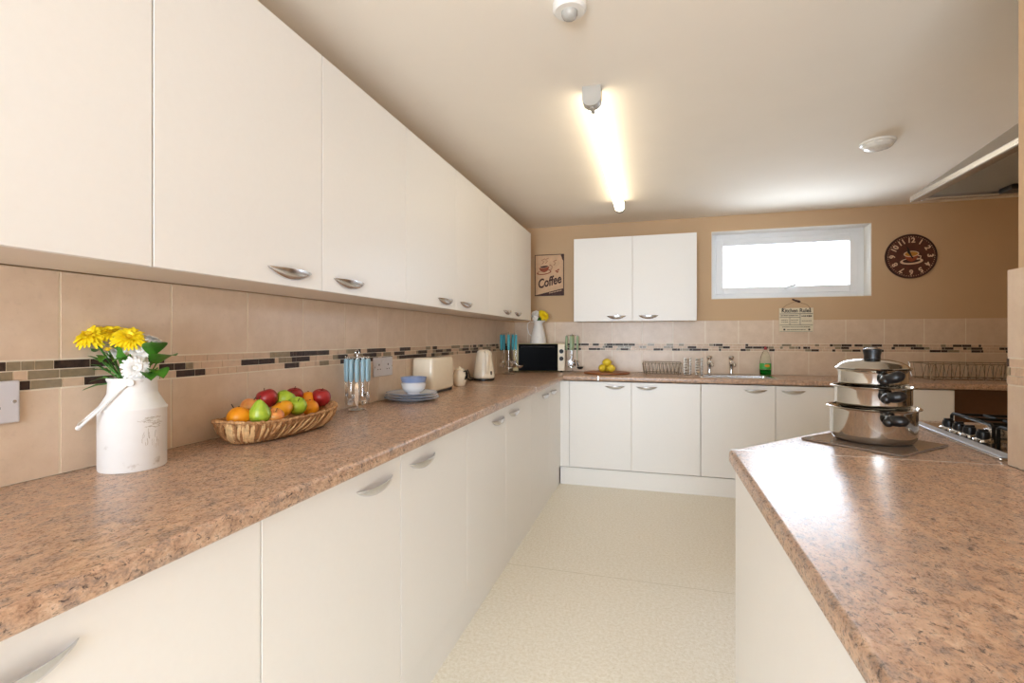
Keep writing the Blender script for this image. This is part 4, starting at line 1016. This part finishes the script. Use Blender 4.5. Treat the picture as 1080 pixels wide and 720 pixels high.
b = BM(); lathe(b, [(0, z+.2152), (.0135, z+.2152), (.0135, z+.226), (.008, z+.230), (.006, z+.242), (0, z+.243)], (qx, qy, 0), 20); obj('cap', b, 'red', t)

# ------------------------------------------------------------------ wall pictures on the back wall
def xz(x, y, z, a=0): return Matrix.Translation((x, y, z)) @ Matrix.Rotation(PI/2, 4, 'X') @ Matrix.Rotation(a, 4, 'Z')
sx0, sx1, sz0, sz1 = .212, .499, 1.642, 2.040
t = thing('coffee_sign', 'aged metal wall sign reading Coffee beside the wall cabinet', 'sign', ((sx0+sx1)/2, YB-.012, sz0))
yF = YB-.012
b = BM(); box(b, sx0, sx1, yF, YB-.0005, sz0, sz1, .001); obj('edge_frame', b, 'signdark', t, 0)
b = BM(); box(b, sx0+.007, sx1-.007, yF-.0012, yF+.001, sz0+.007, sz1-.007); obj('face', b, 'signbeige', t, 0)
def flat(bm, pts, y, th=.0008, mi=0):
    A = [bm.verts.new((x, y, z)) for x, z in pts]; B2 = [bm.verts.new((x, y-th, z)) for x, z in pts]; fs = [bm.faces.new(A), bm.faces.new(B2[::-1])]
    for i in range(len(pts)): j = (i+1) % len(pts); fs.append(bm.faces.new((A[i], B2[i], B2[j], A[j])))
    _setmi(fs, mi); bmesh.ops.recalc_face_normals(bm, faces=fs)
def ell(cx_, cz_, a, c, rot=0, n=28, a0=0, a1=2*PI):
    return [(cx_+a*math.cos(q)*math.cos(rot)-c*math.sin(q)*math.sin(rot), cz_+a*math.cos(q)*math.sin(rot)+c*math.sin(q)*math.cos(rot)) for q in [a0+(a1-a0)*k/n for k in range(n if a1-a0 > 6.2 else n+1)]]
b = BM(); text_into(b, 'Coffee', xz(.353, yF-.0016, 1.775, math.radians(13)) @ Matrix.Diagonal((.80, 1.12, 1, 1)), .108, .34, .0030, .0006); obj('lettering', b, 'signdark', t, 0)
b = BM(); flat(b, [(sx0+.007, sz0+.007), (sx1-.007, sz0+.007), (sx1-.007, sz0+.068)], yF-.0012)
obj('dark_band', b, 'signdark', t, 0); b = BM()
flat(b, [(sx1-.03, sz1-.007), (sx1-.007, sz1-.007), (sx1-.007, sz1-.065), (sx1-.016, sz1-.05)], yF-.0012); obj('corner_stain', b, 'signdark', t, 0)
b = BM()
for k in range(9): box(b, .355+k*.014, .364+k*.014, yF-.0028, yF-.0018, 1.664+k*.0026, 1.672+k*.0029)
obj('small_print', b, 'signbeige', t, 0)
b = BM()
flat(b, ell(.305, 1.868, .072, .022, .12), yF-.0012, .0004, 0); flat(b, ell(.305, 1.871, .060, .016, .12), yF-.0016, .0004, 1)
flat(b, ell(.305, 1.925, .050, .055, .12, 20, PI, 2*PI), yF-.0020, .0004, 0); flat(b, ell(.305, 1.925, .050, .014, .12), yF-.0024, .0004, 1); flat(b, ell(.306, 1.923, .040, .009, .12), yF-.0028, .0004, 2)
for s, (qx0, qz0) in enumerate(((.285, 1.95), (.32, 1.955), (.40, 1.935))):
    tube(b, [(qx0, yF-.002, qz0), (qx0+.02, yF-.002, qz0+.02), (qx0-.005, yF-.002, qz0+.035), (qx0+.03, yF-.002, qz0+.05)], .0025, 6, mi=0)
tube(b, [(.36, yF-.002, 1.94), (.385, yF-.002, 1.925), (.38, yF-.002, 1.895), (.345, yF-.002, 1.89)], .003, 6, mi=0)
for qx_, qz_ in ((.425, 1.878), (.445, 1.889), (.437, 1.868)): flat(b, ell(qx_, qz_, .011, .007, .5, 14), yF-.0014, .0006, 0)
obj('cup_drawing', b, ['signred', 'signbeige', 'signdark'], t, 0)

# kitchen rules plaque hung on a string
kx0, kx1, kz0, kz1 = 2.350, 2.606, 1.285, 1.487
t = thing('kitchen_rules_sign', 'small cream Kitchen Rules plaque hanging on string below the window', 'sign', ((kx0+kx1)/2, YB-.018, kz0))
yK = YB-.022
b = BM(); box(b, kx0, kx1, yK, YB-.0105, kz0, kz1, .0015); obj('board', b, 'signcream', t, 0)
b = BM(); text_into(b, 'Kitchen Rules', xz((kx0+kx1)/2, yK-.0008, 1.464) @ Matrix.Diagonal((.95, 1.1, 1, 1)), .042, 0, .0010, .0006)
def bar(x0, x1, z0, z1): box(b, x0, x1, yK-.0012, yK-.0002, z0, z1)
bar(kx0+.004, kx1-.004, 1.436, 1.440); bar(kx0+.004, 2.505, 1.407, 1.410); bar(2.506, 2.509, 1.345, 1.436); bar(2.428, 2.431, 1.345, 1.407); bar(kx0+.004, kx1-.004, 1.342, 1.345); bar(kx0+.004, kx1-.004, kz0+.004, kz0+.006)
for x0, x1, zc, h in ((2.362, 2.495, 1.423, .008), (2.518, 2.595, 1.418, .014), (2.52, 2.595, 1.378, .006), (2.365, 2.42, 1.385, .005), (2.365, 2.42, 1.368, .005), (2.44, 2.495, 1.385, .006), (2.44, 2.49, 1.366, .005), (2.372, 2.585, 1.327, .006), (2.41, 2.55, 1.304, .007)):
    n = max(3, int((x1-x0)/.012))
    for k in range(n):
        w = (x1-x0)/n; box(b, x0+k*w, x0+k*w+w*(.55+.3*R.random()), yK-.0012, yK-.0002, zc-h/2*(.6+.4*R.random()), zc+h/2*(.6+.4*R.random()))
obj('lettering', b, 'ink', t, 0)
b = BM()
for x in (2.388, 2.575): lathe(b, [(0, 0), (.008, 0), (.006, .003), (0, .004)], (x, yK-.0002, 1.305), 14, mat=Matrix.Rotation(PI/2, 4, 'X'))
for x in (2.375, 2.580): lathe(b, [(0, 0), (.006, 0), (.004, .003), (0, .004)], (x, yK-.0002, 1.481), 12, mat=Matrix.Rotation(PI/2, 4, 'X'))
obj('studs', b, 'ink', t)
b = BM(); tube(b, [(2.375, yK-.002, 1.485), (2.40, yK-.001, 1.51), (2.478, YB-.012, 1.545), (2.56, yK-.001, 1.512), (2.580, yK-.002, 1.485)], .0018, 6); obj('string', b, 'string', t)
b = BM(); c = V((2.480, YB-.014, 1.548)); ball(b, c, (.011, .007, .009), 12, 8)
ball(b, c+V((-.018, 0, .008)), (.016, .006, .008), 14, 8, mat=Matrix.Rotation(.4, 4, 'Y')); ball(b, c+V((.018, 0, -.006)), (.016, .006, .010), 14, 8, mat=Matrix.Rotation(.4, 4, 'Y'))
obj('bow', b, 'signdark', t)

# clock
cx_, cz_, cr = 3.297, 1.886, .176
t = thing('wall_clock', 'round dark brown coffee-themed wall clock beside the window', 'clock', (cx_, YB-.02, cz_-cr))
RX = Matrix.Rotation(PI/2, 4, 'X')
b = BM(); lathe(b, [(0, .0005), (cr, .0005), (cr+.001, .01), (cr-.004, .018), (cr-.009, .018), (cr-.012, .012), (0, .012)], (cx_, YB, cz_), 64, mat=RX); obj('rim', b, 'signdark', t, 40)
b = BM(); lathe(b, [(0, .0122), (cr-.012, .0122), (cr-.012, .0135), (0, .0135)], (cx_, YB, cz_), 64, mat=RX); fc = obj('dial', b, 'clockbrown', t, 40)
yC = YB-.0137
b = BM()
for h in range(1, 13):
    a = PI/2-2*PI*h/12
    text_into(b, str(h), xz(cx_+.126*math.cos(a), yC-.0008, cz_+.126*math.sin(a), a-PI/2), .055, 0, .0016, .0006)
for k in range(60):
    a = 2*PI*k/60; p = V((cx_+.157*math.cos(a), yC-.0005, cz_+.157*math.sin(a))); lathe(b, [(0, 0), (.0028 if k % 5 else .004, 0), (0, .001)], p, 6, mat=RX)
obj('numerals', b, 'clocknum', fc, 0)
b = BM()
flat(b, ell(cx_+.002, cz_-.040, .078, .026, .06), yC-.0002, .0005, 0); flat(b, ell(cx_+.002, cz_-.036, .060, .017, .06), yC-.0007, .0004, 1)
flat(b, ell(cx_, cz_+.018, .047, .06, .05, 20, PI, 2*PI), yC-.0012, .0004, 2); flat(b, ell(cx_, cz_+.018, .052, .024, .05), yC-.0016, .0004, 0); flat(b, ell(cx_, cz_+.018, .044, .018, .05), yC-.0020, .0004, 3)
tube(b, [(cx_+.044, yC-.001, cz_+.005), (cx_+.066, yC-.001, cz_-.002), (cx_+.06, yC-.001, cz_-.022), (cx_+.036, yC-.001, cz_-.026)], .004, 6, mi=0)
obj('cup_motif', b, ['clocknum', 'signdark', 'signred', 'clockgold'], fc, 0)
for L, w, a, nm in ((.09, .005, math.radians(112), 'minute_hand'), (.058, .007, math.radians(121), 'hour_hand')):
    b = BM(); y = yC-.004 if nm[0] == 'h' else yC-.006
    d = V((math.cos(a), 0, math.sin(a))); n = V((-d.z, 0, d.x)); c = V((cx_, y, cz_))
    flat(b, [((c-d*.02-n*w*.6).x, (c-d*.02-n*w*.6).z), ((c-d*.02+n*w*.6).x, (c-d*.02+n*w*.6).z), ((c+d*L*.7+n*w).x, (c+d*L*.7+n*w).z), ((c+d*L).x, (c+d*L).z), ((c+d*L*.7-n*w).x, (c+d*L*.7-n*w).z)], y, .001); obj(nm, b, 'black', t, 0)

# ------------------------------------------------------------------ daylight, camera, colour management
w = bpy.data.worlds.new('daylight'); SC.world = w; w.use_nodes = True
bg = w.node_tree.nodes['Background']; bg.inputs[0].default_value = (.77, .86, 1, 1); bg.inputs[1].default_value = 24.0
def portal(name, loc, rot, sx, sy):
    L = bpy.data.lights.new(name, 'AREA'); L.shape = 'RECTANGLE'; L.size = sx; L.size_y = sy; L.cycles.is_portal = True
    o = bpy.data.objects.new(name, L); COL.objects.link(o); o.location = loc; o.rotation_euler = rot
portal('window_portal', ((OX0+OX1)/2, YB+.29, (OZ0+OZ1)/2), (-PI/2, 0, 0), OX1-OX0, OZ1-OZ0)
portal('fill_door_portal', ((DX0+DX1)/2, REAR-.19, DZ1/2), (PI/2, 0, 0), DX1-DX0, DZ1)

cam = bpy.data.cameras.new('camera'); co = bpy.data.objects.new('camera', cam); COL.objects.link(co)
co.location = (1.3204, 0, 1.2329); co.rotation_euler = (PI/2, 0, math.radians(16.129))
cam.sensor_width = 36; cam.sensor_fit = 'HORIZONTAL'; cam.lens = 36*515.11/1080; cam.shift_y = -3.54/1080; cam.clip_start = .02
SC.camera = co
vs_ = SC.view_settings; vs_.view_transform = 'Standard'; vs_.look = 'None'; vs_.gamma = 1; vs_.use_curve_mapping = False
vs_.exposure = -0.2
SC.cycles.use_denoising = True
SC.cycles.max_bounces = 10; SC.cycles.diffuse_bounces = 6
